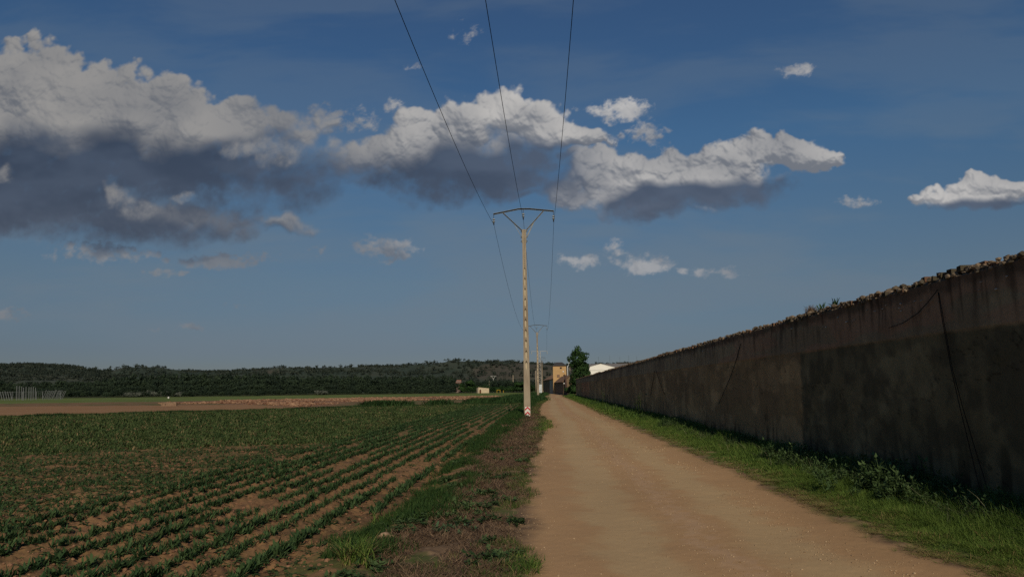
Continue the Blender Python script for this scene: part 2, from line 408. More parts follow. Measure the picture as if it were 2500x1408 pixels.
def build_ground():
    ys = [4.2]
    while ys[-1] < 2600:
        y = ys[-1]; ys.append(y*(1+(.0042 if y < 60 else .008 if y < 300 else .035)))
    ys = np.array(ys); tt = np.concatenate([np.linspace(-1.25, -.84, 60)[:-1], np.linspace(-.84, .66, 1080), np.linspace(.66, 1.0, 60)[1:]])
    T, Y = np.meshgrid(tt, ys); X = T*(Y+1.0)
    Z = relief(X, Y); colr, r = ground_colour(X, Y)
    V = np.stack([X, Y, Z], -1).reshape(-1, 3); C = colr.reshape(-1, 3)
    F = gridfaces(len(ys), len(tt)); cx = X.ravel()[F].mean(1); cy = Y.ravel()[F].mean(1)
    rl, rr, vl = road_l(cy), road_r(cy), verge_l(cy)
    by = beyond(cx, cy)
    isroad = (cx > rl) & (cx < rr) & (cy < 262)
    isfield = (cx < vl) & (by < 0) & ~isroad
    isverge = (cx <= rl) & (cx >= vl) & (cy < 90) & ~isroad
    issoil = inpoly(cx, cy, SOILP) & (by > .3) & ~isfield & ~isroad
    rest = ~(isroad | isfield | isverge | issoil)
    mt = M_attr('earth', noise=((55, .22), (6, .10)), bump=(60, .5, .012))
    mr = M_attr('packed_dirt', noise=((90, .16), (1.2, .05)), bump=(130, .4, .006))
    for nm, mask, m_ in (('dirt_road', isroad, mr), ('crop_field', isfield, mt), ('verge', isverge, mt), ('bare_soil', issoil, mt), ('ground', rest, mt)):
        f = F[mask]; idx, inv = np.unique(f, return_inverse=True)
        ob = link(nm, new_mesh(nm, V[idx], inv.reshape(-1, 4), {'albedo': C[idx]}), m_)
        tag(ob, kind='structure')
    # the land behind the camera
    xs = np.linspace(-60, 60, 61); yb = np.linspace(-80, 4.2, 43); X, Y = np.meshgrid(xs, yb); colr, _ = ground_colour(X, Y)
    ob = link('ground', new_mesh('ground', np.stack([X, Y, X*0-.005*(Y > -81)], -1).reshape(-1, 3), gridfaces(43, 61), {'albedo': colr.reshape(-1, 3)}), mt)
    tag(ob, kind='structure')
build_ground()

# ------------------------------------------------------------------ vegetation helpers
def blade(h, w, bend, az, x=0, y=0, seg=3, tip=.15, lean=0.1):
    V = []; F = []
    d = np.array([math.cos(az), math.sin(az)]); s = np.array([-d[1], d[0]])
    for k in range(seg+1):
        t = k/seg; r = lean*h*t + bend*h*t*t; z = h*(t - .35*abs(bend)*t*t)
        ww = w*(1-(1-tip)*t**1.5)/2
        c = np.array([x, y]) + d*r
        V += [(*(c-s*ww), z), (*(c+s*ww), z)]
        if k: b = 2*k; F.append((b-2, b-1, b+1, b))
    return V, F
def tuft(n, h, w, spread, seg=3, bend=(.1, .6), hv=.4, seed=0):
    r = random.Random(seed); V = []; F = []
    for _ in range(n):
        v, f = blade(h*(1-hv*r.random()), w*(.7+.6*r.random()), r.uniform(*bend), r.uniform(0, 6.283), r.gauss(0, spread), r.gauss(0, spread), seg, lean=r.uniform(0, .35))
        F += [tuple(i+len(V) for i in q) for q in f]; V += v
    return np.array(V), np.array(F)
def rosette(n, h, w, seed=0, up=(.35, 1.1)):
    """broad leaves, folded out from one stem"""
    r = random.Random(seed); V = []; F = []
    for k in range(n):
        az = k*2.4+r.random(); el = r.uniform(*up); L = h*r.uniform(.7, 1.1); ww = w*r.uniform(.7, 1.1)
        d = np.array([math.cos(az)*math.cos(el), math.sin(az)*math.cos(el), math.sin(el)]); s = np.array([-math.sin(az), math.cos(az), 0])
        z0 = h*.25*r.random()
        pts = []
        for t, wf in ((0, .15), (.35, .9), (.7, .8), (1, .08)):
            c = d*L*t + np.array([0, 0, z0 - .45*L*t*t*math.cos(el)])
            pts.append((c-s*ww*wf/2, c+s*ww*wf/2))
        b = len(V)
        for a, c in pts: V += [a, c]
        F += [(b+2*i, b+2*i+1, b+2*i+3, b+2*i+2) for i in range(3)]
    return np.array(V), np.array(F)
def leafy(ns, h, nleaf, seed):
    """a weed of several stems set with small leaves"""
    r = random.Random(seed); V = []; F = []
    def quad(c, a, b): F.append(tuple(range(len(V), len(V)+4))); V.extend([c-a*.3, c+b, c+a, c-b])
    for _ in range(ns):
        az = r.uniform(0, 6.283); ln = r.uniform(.05, .55); hh = h*r.uniform(.5, 1.0); x0 = np.array([r.gauss(0, .05), r.gauss(0, .05), 0])
        tip = x0+np.array([math.cos(az)*ln*hh, math.sin(az)*ln*hh, hh]); s = np.array([-math.sin(az), math.cos(az), 0])*.004
        F.append(tuple(range(len(V), len(V)+4))); V.extend([x0-s, x0+s, tip+s*.5, tip-s*.5])
        for k in range(nleaf//2):
            t = r.uniform(.2, 1); c = x0+(tip-x0)*t; L = r.uniform(.02, .055); e = r.uniform(-.4, .9); a2 = r.uniform(0, 6.283)
            a = np.array([math.cos(a2)*math.cos(e), math.sin(a2)*math.cos(e), math.sin(e)])*L; b = np.array([-math.sin(a2), math.cos(a2), r.uniform(-.4, .4)])*L*.32
            quad(c+a*.3, a, b)
    return np.array(V), np.array(F)
def scatter(name, temps, pos, scale, mat, rnd=None, zrot=None, tilt=.12, parent=None, zs=None, smooth=False):
    """many plants of a cover merged into one mesh; temps: list of (V,F)"""
    n = len(pos); which = RNG.integers(0, len(temps), n)
    zrot = RNG.random(n)*6.283 if zrot is None else zrot
    rnd = RNG.random(n) if rnd is None else rnd
    sc_ = np.broadcast_to(np.asarray(scale, float), (n,)); zs = np.ones(n) if zs is None else zs
    AV, AF, AR = [], [], []; off = 0
    for k, (tv, tf) in enumerate(temps):
        i = np.where(which == k)[0]
        if not len(i): continue
        c, s = np.cos(zrot[i])[:, None], np.sin(zrot[i])[:, None]
        x, y, z = tv[:, 0][None], tv[:, 1][None], tv[:, 2][None]
        S = sc_[i][:, None]; tx = RNG.normal(0, tilt, (len(i), 1)); ty = RNG.normal(0, tilt, (len(i), 1))
        Xr = (x*c - y*s)*S; Yr = (x*s + y*c)*S; Zr = z*S*zs[i][:, None]
        Xr = Xr + tx*Zr; Yr = Yr + ty*Zr
        v = np.stack([Xr+pos[i, 0:1], Yr+pos[i, 1:2], Zr+pos[i, 2:3]], -1)
        AV.append(v.reshape(-1, 3)); nv = len(tv)
        AF.append((tf[None]+(np.arange(len(i))*nv)[:, None, None]).reshape(-1, tf.shape[1])+off)
        per = np.repeat(rnd[i], nv) ; per = np.clip(per + RNG.normal(0, .10, len(per)), 0, 1)
        AR.append(per); off += nv*len(i)
    ob = link(name, new_mesh(name, np.concatenate(AV), np.concatenate(AF), {'rnd': np.concatenate(AR)}, smooth), mat, parent)
    return ob
def on_ground(X, Y): return np.stack([X, Y, relief(X, Y)], -1)

LEAF_CROP = M_leaf('crop_leaf', (.024, .055, .020), (.072, .120, .042), .2)
LEAF_OLIVE = M_leaf('crop_leaf_far', (.028, .060, .019), (.098, .128, .042), .2, dry=((.22, .16, .08), .08))
LEAF_GRASS = M_leaf('grass_blade', (.048, .108, .022), (.175, .245, .050), .3, dry=((.30, .22, .10), .13))
LEAF_WEED = M_leaf('wall_weed', (.045, .085, .030), (.105, .160, .060), .3)
LEAF_VERGE = M_leaf('verge_blade', (.022, .055, .015), (.080, .125, .028), .25, dry=((.25, .18, .09), .05))
LEAF_DARK = M_leaf('weed_leaf', (.020, .050, .016), (.050, .095, .028), .25)
LEAF_DEAD = M_leaf('withered_stalk', (.070, .044, .028), (.26, .175, .105), .1)
LEAF_OAT = M_leaf('oat_head', (.07, .09, .04), (.22, .22, .13), .3)

# ---- crop plants
def crops():
    seedl = [rosette(6, .13, .030, s, (.5, 1.3)) for s in range(5)]
    tufts = [tuft(7, .15, .016, .02, 2, (.2, .9), seed=s) for s in range(4)]
    big = [tuft(9, .15, .045, .09, 2, (.2, .8), seed=40+s) for s in range(4)]
    P = []; S = []; Q = []; SQ = []
    # headland rows along the road
    for r in range(11):
        x0 = -2.35 - r*.415
        y = 5.4
        while y < 78:
            lod = 1 if y < 74 else 2
            y += (.043 if r else .060)*(1 + y*.02)*RNG.uniform(.6, 1.4)
            g = vnoise(np.array(y*.55), np.array(r*3.1), 300)
            if r in (0,) and g < .35 or g < .16: continue
            for q in range(1 if lod == 2 else 2):
                x = x0 + RNG.normal(0, .026) + (vnoise(np.array(y*.3), np.array(r*1.), 301)-.5)*.06
                if x > verge_l(np.array(y)) - .25: continue
                (P if lod == 1 else Q).append((x, y)); (S if lod == 1 else SQ).append(RNG.uniform(.58, 1.12)*(.72+.55*g)*(1 if lod == 1 else 1.05))
    # slanting rows of the main field
    a = math.radians(22.0); ca, sa = math.cos(a), math.sin(a)
    N = 230000
    X = -RNG.random(N)**1.25*62 - 6.0; Y = 3.5+RNG.random(N)**1.15*77
    keep = (X > -(Y+3)*.86) & (beyond(X, Y) < -.2) & (RNG.random(N) < np.clip(17/np.hypot(X, Y), .20, 1))
    X, Y = X[keep], Y[keep]
    c = -X*sa + Y*ca; l = X*ca + Y*sa
    row = np.round(c/.46)*.46; c = row + RNG.normal(0, .055, len(c)) + (fbm(l*.2, row*5, 2, 311)-.5)*.2
    X = l*ca - c*sa; Y = l*sa + c*ca
    dens = fbm(l*.16, c*1.3, 4, 312)+ .16*sstep(np.hypot(X, Y), 14, 32); X0 = dens
    keep = (dens > .35 + .08*RNG.normal(0, 1, len(X))) & (X < -6.65) & (beyond(X, Y) < 0) & (Y > 4)
    # bare bands between sowings
    for c0, w in ((24.0, .35), (17.4, .30), (14.1, .35)):
        keep &= ~((np.abs(c-c0-(fbm(l*.15, l*0, 2, 313)-.5)*.6) < w) & (RNG.random(len(X)) < .9))
    X, Y, dens = X[keep], Y[keep], dens[keep]
    d = np.hypot(X, Y); nearm = d < 24
    P = np.concatenate([np.array(P), np.stack([X[nearm], Y[nearm]], -1)]); S = np.concatenate([np.array(S), RNG.uniform(.35, .85, nearm.sum())])
    Q = np.concatenate([np.array(Q), np.stack([X[~nearm], Y[~nearm]], -1)]); SQ = np.concatenate([np.array(SQ), RNG.uniform(.7, 1.3, (~nearm).sum())*np.clip(d[~nearm]/34, .8, 1.35)])
    a1 = scatter('crops', seedl+tufts, on_ground(P[:, 0], P[:, 1])+[0, 0, -.01], S, LEAF_CROP)
    tag(a1, kind='stuff')
    far_olive = np.clip(RNG.random(len(Q))*.9 + .1, 0, 1)
    a2 = scatter('crops', big, on_ground(Q[:, 0], Q[:, 1])+[0, 0, -.01], SQ, LEAF_OLIVE, rnd=far_olive)
    tag(a2, kind='stuff')
    # low weeds and clods between them
    N = 60000; Y = 5+RNG.random(N)**1.4*45; X = -2-RNG.random(N)*(Y+3)*.84
    k = (beyond(X, Y) < 0) & (X < verge_l(Y)) & (fbm(X*1.1, Y*1.1, 3, 320) > .42) & ((X < -6.6) | (RNG.random(N) < .25))
    w = scatter('weeds', [rosette(6, .06, .022, 60+s, (.1, .7)) for s in range(4)], on_ground(X[k], Y[k]), RNG.uniform(.5, 1.4, k.sum())*(1+Y[k]*.015), LEAF_OLIVE, rnd=RNG.random(k.sum())*.8)
    tag(w, kind='stuff')
crops()

# ---- stones
def stone(seed, n=2):
    r = random.Random(seed)
    import bmesh
    bm = bmesh.new(); bmesh.ops.create_icosphere(bm, subdivisions=n, radius=.5)
    ax = [r.uniform(.7, 1.2), r.uniform(.6, 1.0), r.uniform(.4, .75)]
    for v in bm.verts:
        k = 1+.22*(vnoise(np.array(v.co.x*2.3+seed), np.array(v.co.y*2.3+v.co.z*3.1), seed)-.5)*2
        v.co = Vector([v.co[i]*ax[i]*k for i in range(3)])
    V = np.array([v.co[:] for v in bm.verts]); F = np.array([[v.index for v in f.verts] for f in bm.faces]); bm.free()
    return V, F
def stones():
    tm = [stone(s, 1) for s in range(6)]
    m = M_leaf('gravel_stone', (.22, .145, .08), (.42, .31, .19), 0.0, rough=.9)
    N = 24000; Y = 5.5+RNG.random(N)**1.8*40; u = RNG.random(N)
    rl, rr = road_l(Y), road_r(Y); mid = (rl+rr)/2
    X = np.where(u < .30, mid+RNG.normal(0, .28, N), np.where(u < .66, rr-.75+RNG.normal(0, .22, N), np.where(u < .80, rl+RNG.normal(0, .25, N), rl+RNG.random(N)*(rr-rl))))
    k = (X < rr+.2)
    k &= (u < .30) | (u > .66) | (fbm(Y*.8, Y*0, 2, 331) > .40)
    X, Y, u = X[k], Y[k], u[k]
    s = .006+.026*RNG.random(len(X))**5.5; s = np.where((u > .30) & (u < .66), s*1.15, s)*.9*np.clip(Y/12, .9, 1.6)
    g = scatter('gravel', tm, on_ground(X, Y)+np.stack([s*0, s*0, s*.12], -1), s, m, smooth=True); tag(g, kind='stuff')
    # clods on the ploughed ground
    N = 26000; Y = 5+RNG.random(N)**1.7*40; X = -1.9-RNG.random(N)*(Y+3)*.84
    k = (beyond(X, Y) < 0) & (X < verge_l(Y)); X, Y = X[k], Y[k]
    mc = M_leaf('earth_clod', (.15, .080, .045), (.27, .150, .085), 0.0, rough=1)
    s = (.015+.055*RNG.random(len(X))**3)*np.clip(Y/18, .9, 1.5)
    g = scatter('soil_clods', tm, on_ground(X, Y)+np.stack([s*0, s*0, s*.1], -1), s, mc); tag(g, kind='stuff')
    # two stones that stand out
    ms = M_solid('pale_stone', (.40, .27, .17), .95, var=.35, scale=14, bump=.01)
    for (px, py), sz, lab in (((938, 1337), .17, 'pale angular stone lying on the brown verge'), ((1853, 1131), .10, 'small white stone in the grass beside the wall')):
        p = gnd(px, py); V, F = stone(91 if px < 1000 else 95, 3)
        ob = link('stone', new_mesh('stone', V*sz*[1.5, 1, .9], F), ms if px < 1000 else M_solid('white_stone', (.75, .72, .66), .9, var=.1))
        ob.location = (p.x, p.y, float(relief(np.array([p.x]), np.array([p.y]))[0])+sz*.2); ob.rotation_euler = (0, 0, .4)
        tag(ob, lab, 'stone')
stones()

# ---- grasses of the two verges
def verges():
    fine = [tuft(12, 1.0, .030, .13, 3, (.1, .7), seed=100+s) for s in range(6)]
    mid = [tuft(10, 1.0, .060, .30, 2, (.1, .7), seed=120+s) for s in range(5)]
    far = [tuft(9, 1.0, .16, .7, 2, (.1, .6), seed=140+s) for s in range(5)]
    for tm, y0, y1, dens in ((fine, 4.8, 14, 620), (mid, 14, 38, 190), (far, 38, 150, 42)):
        N = int((y1-y0)*2.0*dens); Y = RNG.uniform(y0, y1, N); rr = road_r(Y)
        X = rr - .12 + RNG.random(N)*(5.35-rr+.1)
        t = np.clip((X-rr)/(5.3-rr), 0, 1)
        cov = fbm(X*2.2, Y*1.6, 3, 341)
        k = (cov + t*.55 > .44) & ((t > 0.02) | (RNG.random(N) < .15))
        X, Y, t, cov = X[k], Y[k], t[k], cov[k]
        h = (.035 + .10*sstep(t, .10, .5) + .24*sstep(t, .50, .95))*(.6+.8*cov)*RNG.uniform(.7, 1.3, len(X))*np.where(Y > 38, .95, 1)
        rn = np.clip(.50 + (1-t)*.42 - .45*t + RNG.normal(0, .14, len(X)) + (cov-.5)*.4, 0, 1)
        # width stays that of the template, so scale sets both; shorten with zs
        wsc = np.where(Y < 14, .20, np.where(Y < 38, .22, .30))
        o = scatter('grass', tm, on_ground(X, Y)-[0, 0, .01], wsc, LEAF_GRASS, rnd=rn, zs=h/wsc); tag(o, kind='stuff')
    # taller dark weeds and wild oats at the foot of the wall
    N = 2600; Y = 5+RNG.random(N)**1.5*70; n_ = fbm(Y*.45, Y*0, 3, 342)+.15*np.exp(-((Y-11)/4)**2); X = 5.25-np.abs(RNG.normal(0, .10+.25*n_, N)); k = n_ > .42; X, Y, n_ = X[k], Y[k], n_[k]
    o = scatter('weeds', [leafy(9, .30, 26, 200+s) for s in range(6)], on_ground(X, Y), RNG.uniform(.45, 1.05, len(X))*(n_*1.7), LEAF_WEED, zs=RNG.uniform(.8, 1.3, len(X))); tag(o, kind='stuff')
    N = 420; Y = 5+RNG.random(N)**1.2*26; X = 5.1-np.abs(RNG.normal(0, .22, N))
    o = scatter('wild_oats', [tuft(6, .46, .010, .05, 4, (.5, 1.5), seed=300+s) for s in range(4)], on_ground(X, Y), RNG.uniform(.5, 1.1, N), LEAF_OAT); tag(o, kind='stuff')
    # left verge: withered mat, green tufts at both sides
    N = 30000; Y = 5+RNG.random(N)**1.5*70; rl, vl = road_l(Y), verge_l(Y); X = vl-.1+RNG.random(N)*(rl-vl)*1.0
    t = (X-vl)/(rl-vl); k = ((t < .88) | (RNG.random(N) < .3)) & (fbm(X*1.7, Y*1.2, 3, 355) > .36+.1*RNG.random(N)); X, Y = X[k], Y[k]
    o = scatter('withered_weeds', [tuft(6, .09, .007, .05, 2, (.3, 1.8), seed=400+s) for s in range(5)], on_ground(X, Y)-[0, 0, .005], RNG.uniform(.5, 1.25, len(X))*np.clip(Y/14, 1, 2.2), LEAF_DEAD, tilt=.9); tag(o, kind='stuff')
    N = 30000; Y = 5+RNG.random(N)**1.5*90; rl, vl = road_l(Y), verge_l(Y); u = RNG.random(N)
    X = np.where(u < .60, vl-.28+RNG.normal(0, .22, N), np.where(u < .82, rl-.18+RNG.normal(0, .16, N), vl+RNG.random(N)*(rl-vl)))
    c = fbm(X*1.3+2, Y*.8, 3, 351)
    k = (X < rl+.05) & (c > np.where(u < .60, .40, .53)+ np.where(Y > 45, -.15, 0)); X, Y, u = X[k], Y[k], u[k]
    o = scatter('grass', [tuft(9, .14, .010, .045, 3, (.1, .8), seed=420+s) for s in range(5)], on_ground(X, Y)-[0, 0, .005], RNG.uniform(.4, 1.15, len(X))*np.clip(Y/18, 1, 2.4)*np.where(u < .6, 1.0, .62), LEAF_VERGE, rnd=np.clip(np.where(u < .6, .25, .85)+RNG.normal(0, .15, len(X)), 0, 1)); tag(o, kind='stuff')
    N = 1300; Y = 5+RNG.random(N)**1.5*40; rl, vl = road_l(Y), verge_l(Y); X = vl-.5+RNG.random(N)*(rl-vl+.5); k = fbm(X*2+4, Y*1.4, 3, 357) > .56; X, Y = X[k], Y[k]
    o = scatter('weeds', [leafy(8, .085, 22, 470+s) for s in range(4)], on_ground(X, Y), RNG.uniform(.5, 1.3, len(X)), LEAF_WEED, zs=RNG.uniform(.5, 1, len(X))); tag(o, kind='stuff')
    # rough growth along the far edge of the field and beside the far poles
    L = np.linalg.norm(FARB-FARA); N = 5200; s = RNG.random(N)*(L+34)-34; off = np.abs(RNG.normal(0, .55, N))*RNG.choice([-.4, 1], N)
    X = FARA[0]+FD[0]*s+FN[0]*off; Y = FARA[1]+FD[1]*s+FN[1]*off
    tl = [tuft(12, .34, .05, .16, 2, (.1, .6), seed=440+i) for i in range(4)]
    o = scatter('grass', tl, np.stack([X, Y, X*0-.03], -1), RNG.uniform(.4, 1.05, N)*(.6+.8*fbm(X*.3, Y*.3, 2, 361)), LEAF_DARK); tag(o, kind='stuff')
    P = []
    for cx, cy, rx, ry, n_ in ((-14.5, 69, 2.2, 1.2, 420), (-11.5, 70, 2.5, 1.0, 420), (-9.0, 73, 2.2, 1.0, 200), (-3.0, 100, 2.6, 14, 900), (-2.6, 128, 2.4, 14, 700), (-1.5, 165, 1.8, 18, 500), (-6, 86, 3, 4, 200)):
        P.append(np.stack([cx+RNG.normal(0, rx*.5, n_), cy+RNG.normal(0, ry*.5, n_)], -1))
    P = np.concatenate(P); k = (P[:, 0] < road_l(P[:, 1])-.3) & (beyond(P[:, 0], P[:, 1]) > -.3); P = P[k]
    o = scatter('grass', [tuft(22, .75, .09, .30, 2, (.1, .5), seed=460+i) for i in range(4)], np.stack([P[:, 0], P[:, 1], P[:, 0]*0-.02], -1), RNG.uniform(.5, 1.15, len(P)), LEAF_DARK, rnd=RNG.random(len(P))); tag(o, kind='stuff')
verges()

# ------------------------------------------------------------------ mesh builder for made things
class MB:
    def __init__(s): s.V = []; s.F = []
    def add(s, V, F):
        b = len(s.V); s.V += [tuple(v) for v in V]; s.F += [tuple(b+i for i in f) for f in F]; return s
    def hexa(s, c): return s.add(c, [(0,3,2,1),(4,5,6,7),(0,1,5,4),(1,2,6,5),(2,3,7,6),(3,0,4,7)])
    def box(s, x0, x1, y0, y1, z0, z1, rz=0.0, o=(0, 0)):
        P = [(x0,y0,z0),(x1,y0,z0),(x1,y1,z0),(x0,y1,z0),(x0,y0,z1),(x1,y0,z1),(x1,y1,z1),(x0,y1,z1)]
        if rz:
            c, n = math.cos(rz), math.sin(rz); P = [(o[0]+(x-o[0])*c-(y-o[1])*n, o[1]+(x-o[0])*n+(y-o[1])*c, z) for x, y, z in P]
        return s.hexa(P)
    def beam(s, p, q, w, h=None):
        p, q = Vector(p), Vector(q); d = (q-p).normalized(); h = h or w
        up = Vector((0, 0, 1)) if abs(d.z) < .9 else Vector((0, 1, 0))
        a = d.cross(up).normalized()*w/2; b = a.cross(d).normalized()*h/2
        return s.hexa([p-a-b, p+a-b, q+a-b, q-a-b, p-a+b, p+a+b, q+a+b, q-a+b])
    def tube(s, pts, rad, n=8, caps=True):
        pts = [Vector(p) for p in pts]; R_ = rad if hasattr(rad, '__len__') else [rad]*len(pts); b = len(s.V)
        for i, p in enumerate(pts):
            d = (pts[min(i+1, len(pts)-1)]-pts[max(i-1, 0)]).normalized()
            up = Vector((0, 0, 1)) if abs(d.z) < .95 else Vector((0, 1, 0))
            a = d.cross(up).normalized(); c = a.cross(d).normalized()
            for k in range(n):
                t = 2*math.pi*k/n; s.V.append(tuple(p+a*math.cos(t)*R_[i]+c*math.sin(t)*R_[i]))
        for i in range(len(pts)-1):
            for k in range(n):
                s.F.append((b+i*n+k, b+i*n+(k+1) % n, b+(i+1)*n+(k+1) % n, b+(i+1)*n+k))
        if caps: s.F += [tuple(b+k for k in range(n))[::-1], tuple(b+(len(pts)-1)*n+k for k in range(n))]
        return s
    def build(s, name, mat, parent=None, smooth=False):
        me = bpy.data.meshes.new(name); me.from_pydata(s.V, [], s.F); me.update()
        import bmesh
        bm = bmesh.new(); bm.from_mesh(me); bmesh.ops.recalc_face_normals(bm, faces=bm.faces); bm.to_mesh(me); bm.free()
        if smooth: me.polygons.foreach_set('use_smooth', np.ones(len(me.polygons), bool))
        return link(name, me, mat, parent)
def copy_tree(o, parent=None):
    c = o.copy(); COL.objects.link(c); c.parent = parent
    for ch in list(o.children): copy_tree(ch, c)
    return c
STEEL = M_solid('galvanised_steel', (.30, .30, .27), .6, .3, .25, 8, c2=(.16, .15, .12))
DSTEEL = M_solid('dark_steel', (.06, .06, .055), .6, .3, .2, 8)
CONC = M_solid('weathered_concrete', (.34, .285, .205), .95, 0, .2, 3, c2=(.235, .185, .130), bump=.006, streak=4)
PORC = M_solid('porcelain', (.42, .44, .42), .25, 0, .1, 8)
CABLE = M_solid('cable_black', (.025, .022, .018), .9, spec=.05)

# ------------------------------------------------------------------ the long wall on the right
def wall_colour(Y, Z):
    one = np.ones(Y.shape+(3,))
    n1 = fbm(Y*.5, Z*1.2, 4, 501); n2 = fbm(Y*2.3, Z*.35, 4, 502); n3 = fbm(Y*4, Z*4, 4, 503); n4 = fbm(Y*9, Z*.9, 3, 505)
    c = blend(one*np.array([.255, .180, .090]), one*np.array([.205, .145, .075]), sstep(n1, .4, .6))
    near = sstep(Y+(fbm(Z*2, Y*0, 3, 508)-.5)*.25, 15.75, 15.6)                                            # an older, greener plaster panel
    c = blend(c, blend(one*np.array([.092, .080, .046]), one*np.array([.130, .110, .060]), sstep(n3*.6+n1*.4, .48, .62)), near)
    red = sstep(Y, 88, 92)*sstep(Y, 112, 105)
    c = blend(c, one*np.array([.30, .150, .08]), red*.7)
    c = c*(1+(n2-.5)*.45+(n3-.5)*.30)[..., None]
    pt = sstep(fbm(Y*1.1, Z*1.6, 4, 506), .56, .64)*sstep(Z, .2, .5); c = c*(1+.38*pt)[..., None]
    cr = np.abs(fbm(Y*.9, Z*.9, 5, 507)-.5); c = c*(1-.55*sstep(cr, .006, .0))[..., None]
    band = sstep(Z+(n3-.5)*.05, 2.29, 2.33)
    b = blend(one*np.array([.275, .222, .135]), one*np.array([.205, .162, .10]), sstep(n1, .42, .6))
    rb = sstep(fbm(Y*.55, Z*3.0, 3, 504)+.10*sstep(Y, 24, 12), .50, .60)*sstep(Y, 30, 20)
    b = blend(b, one*np.array([.29, .170, .105]), rb*.55)
    mort = ((Z/.085) % 1 < .14).astype(float)*rb*.5
    b = b*(1-mort*.3)[..., None]
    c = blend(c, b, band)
    st = sstep(n4, .50, .72)*sstep(Z, 2.1, 2.85)
    c = c*(1-.55*st)[..., None]                                            # rain streaks below the coping
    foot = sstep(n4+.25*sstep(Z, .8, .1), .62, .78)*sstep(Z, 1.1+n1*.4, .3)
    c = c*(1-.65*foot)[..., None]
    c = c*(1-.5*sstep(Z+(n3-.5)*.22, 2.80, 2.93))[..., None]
    return np.clip(c, .01, 1)
def build_wall():
    ys = [4.0]
    while ys[-1] < 128: ys.append(ys[-1]*1.0045)
    ys = np.concatenate([np.linspace(-34, 3.9, 60), ys]); zs = np.linspace(-.15, 3.01, 150)
    Z, Y = np.meshgrid(zs, ys)
    d = (fbm(Y*.4, Z*.7, 3, 511)-.5)*.07 + (fbm(Y*5, Z*5, 4, 512)-.5)*.016 - .014*sstep(Z, 2.30, 2.33)
    V = np.stack([5.30+d, Y, Z], -1); nr, nc = Z.shape
    C = wall_colour(Y, Z)
    # top and back so that it is a solid 0.26 m wall
    Vt = [V]; top = V[:, -1:].copy(); top[..., 0] = 5.56; back = top.copy(); back[..., 2] = -.15
    V = np.concatenate([V, top, back], 1); C = np.concatenate([C, C[:, -1:], C[:, :1]], 1)
    F = gridfaces(nr, nc+2)
    e1 = np.arange(nc+2); e2 = e1+(nr-1)*(nc+2)
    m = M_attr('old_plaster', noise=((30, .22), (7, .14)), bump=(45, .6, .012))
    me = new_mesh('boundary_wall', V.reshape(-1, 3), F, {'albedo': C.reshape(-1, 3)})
    root = link('boundary_wall', me, m)
    tag(root, 'long tall dark plastered wall with broken bricks along its top, right of the dirt road', 'wall')
    MB().box(5.30, 5.56, ys[-1], ys[-1]+.05, -.15, 3.01).build('end_cap', M_solid('end_plaster', (.22, .17, .10)), root)
    # hollow bricks along the top
    def brick(rx, ry, rz, miss):
        b = MB(); x, y, z = .12, .054, .036
        t = .018
        for sx, half in ((-1, 0),):
            b.box(-x, x, -y, y, -z, -z+t); b.box(-x, x, -y, y, z-t, z)
            b.box(-x, x, -y, -y+t, -z+t, z-t); b.box(-x, x, y-t, y, -z+t, z-t)
            b.box(-x, x, -.006, .006, -z+t, z-t)
            b.box(-x*.4, x*.4, -y+t, -.006, -z+t, z-t); b.box(-x*.4, x*.4, .006, y-t, -z+t, z-t)
        return b
    proto = brick(0, 0, 0, 0); pv = np.array(proto.V); pf = np.array(proto.F)
    AV, AF, AR = [], [], []; off = 0; y = -6.0; r = random.Random(5)
    while y < 128:
        y += .116 if y < 60 else .30
        n = vnoise(np.array(y*.7), np.array(2.0), 520)
        tall = 1 + (n > .74)
        for lv in range(int(tall)):
            if r.random() < .07+lv*.25: continue
            a = r.uniform(-.10, .10)+(1.57 if r.random() < .12 else 0); tl = r.gauss(0, .10)
            sx = r.uniform(.6, 1.0)
            v = pv*np.array([sx, 1 if y < 60 else 2.2, 1])
            v = np.stack([v[:, 0], v[:, 1], v[:, 2]+v[:, 1]*tl], -1)
            c, s = math.cos(a), math.sin(a)
            v = np.stack([v[:, 0]*c-v[:, 1]*s, v[:, 0]*s+v[:, 1]*c, v[:, 2]], -1)+[5.42+r.uniform(-.05, .02), y, 3.030+lv*.065+r.uniform(-.035, .012)]
            AV.append(v); AF.append(pf+off); off += len(pv); AR.append(np.full(len(pv), r.random()))
    m = M_leaf('broken_brick', (.10, .055, .034), (.24, .15, .09), 0.0, dry=((.07, .06, .04), .45), rough=.95)
    link('brick_coping', new_mesh('brick_coping', np.concatenate(AV), np.concatenate(AF), {'rnd': np.concatenate(AR)}, False), m, root)
    # mortar lumps and pale snail-like flakes just under the coping
    tm = [stone(20+s, 1) for s in range(4)]
    N = 6500; Yl = 4.5+RNG.random(N)**1.5*60
    o = scatter('mortar_crumbs', tm, np.stack([5.30+RNG.random(N)*.22, Yl, 3.0+RNG.random(N)**2*.10], -1), RNG.uniform(.03, .13, N), M_leaf('mortar', (.07, .06, .042), (.22, .165, .11), 0), parent=root)
    N = 60; Yl = 8+RNG.random(N)*22
    scatter('plaster_flakes', tm, np.stack([np.full(N, 5.275), Yl, 2.72+RNG.random(N)*.14], -1), RNG.uniform(.02, .05, N), M_leaf('flake', (.25, .24, .2), (.45, .42, .36), 0), parent=root)
    return root
build_wall()
def onwall(px, py, x=5.25):
    d = ray(px, py); t = x/d.x; return Vector((0, 0, EYE))+d*t
def cable(pts, r, lab, closer=.0):
    P = [onwall(*p) for p in pts]; Q = []
    for i in range(len(P)-1):
        for k in range(6): Q.append(P[i].lerp(P[i+1], k/6))
    Q.append(P[-1])
    tag(MB().tube(Q, r, 5).build('wall_cable', CABLE, smooth=True), lab, 'cable')
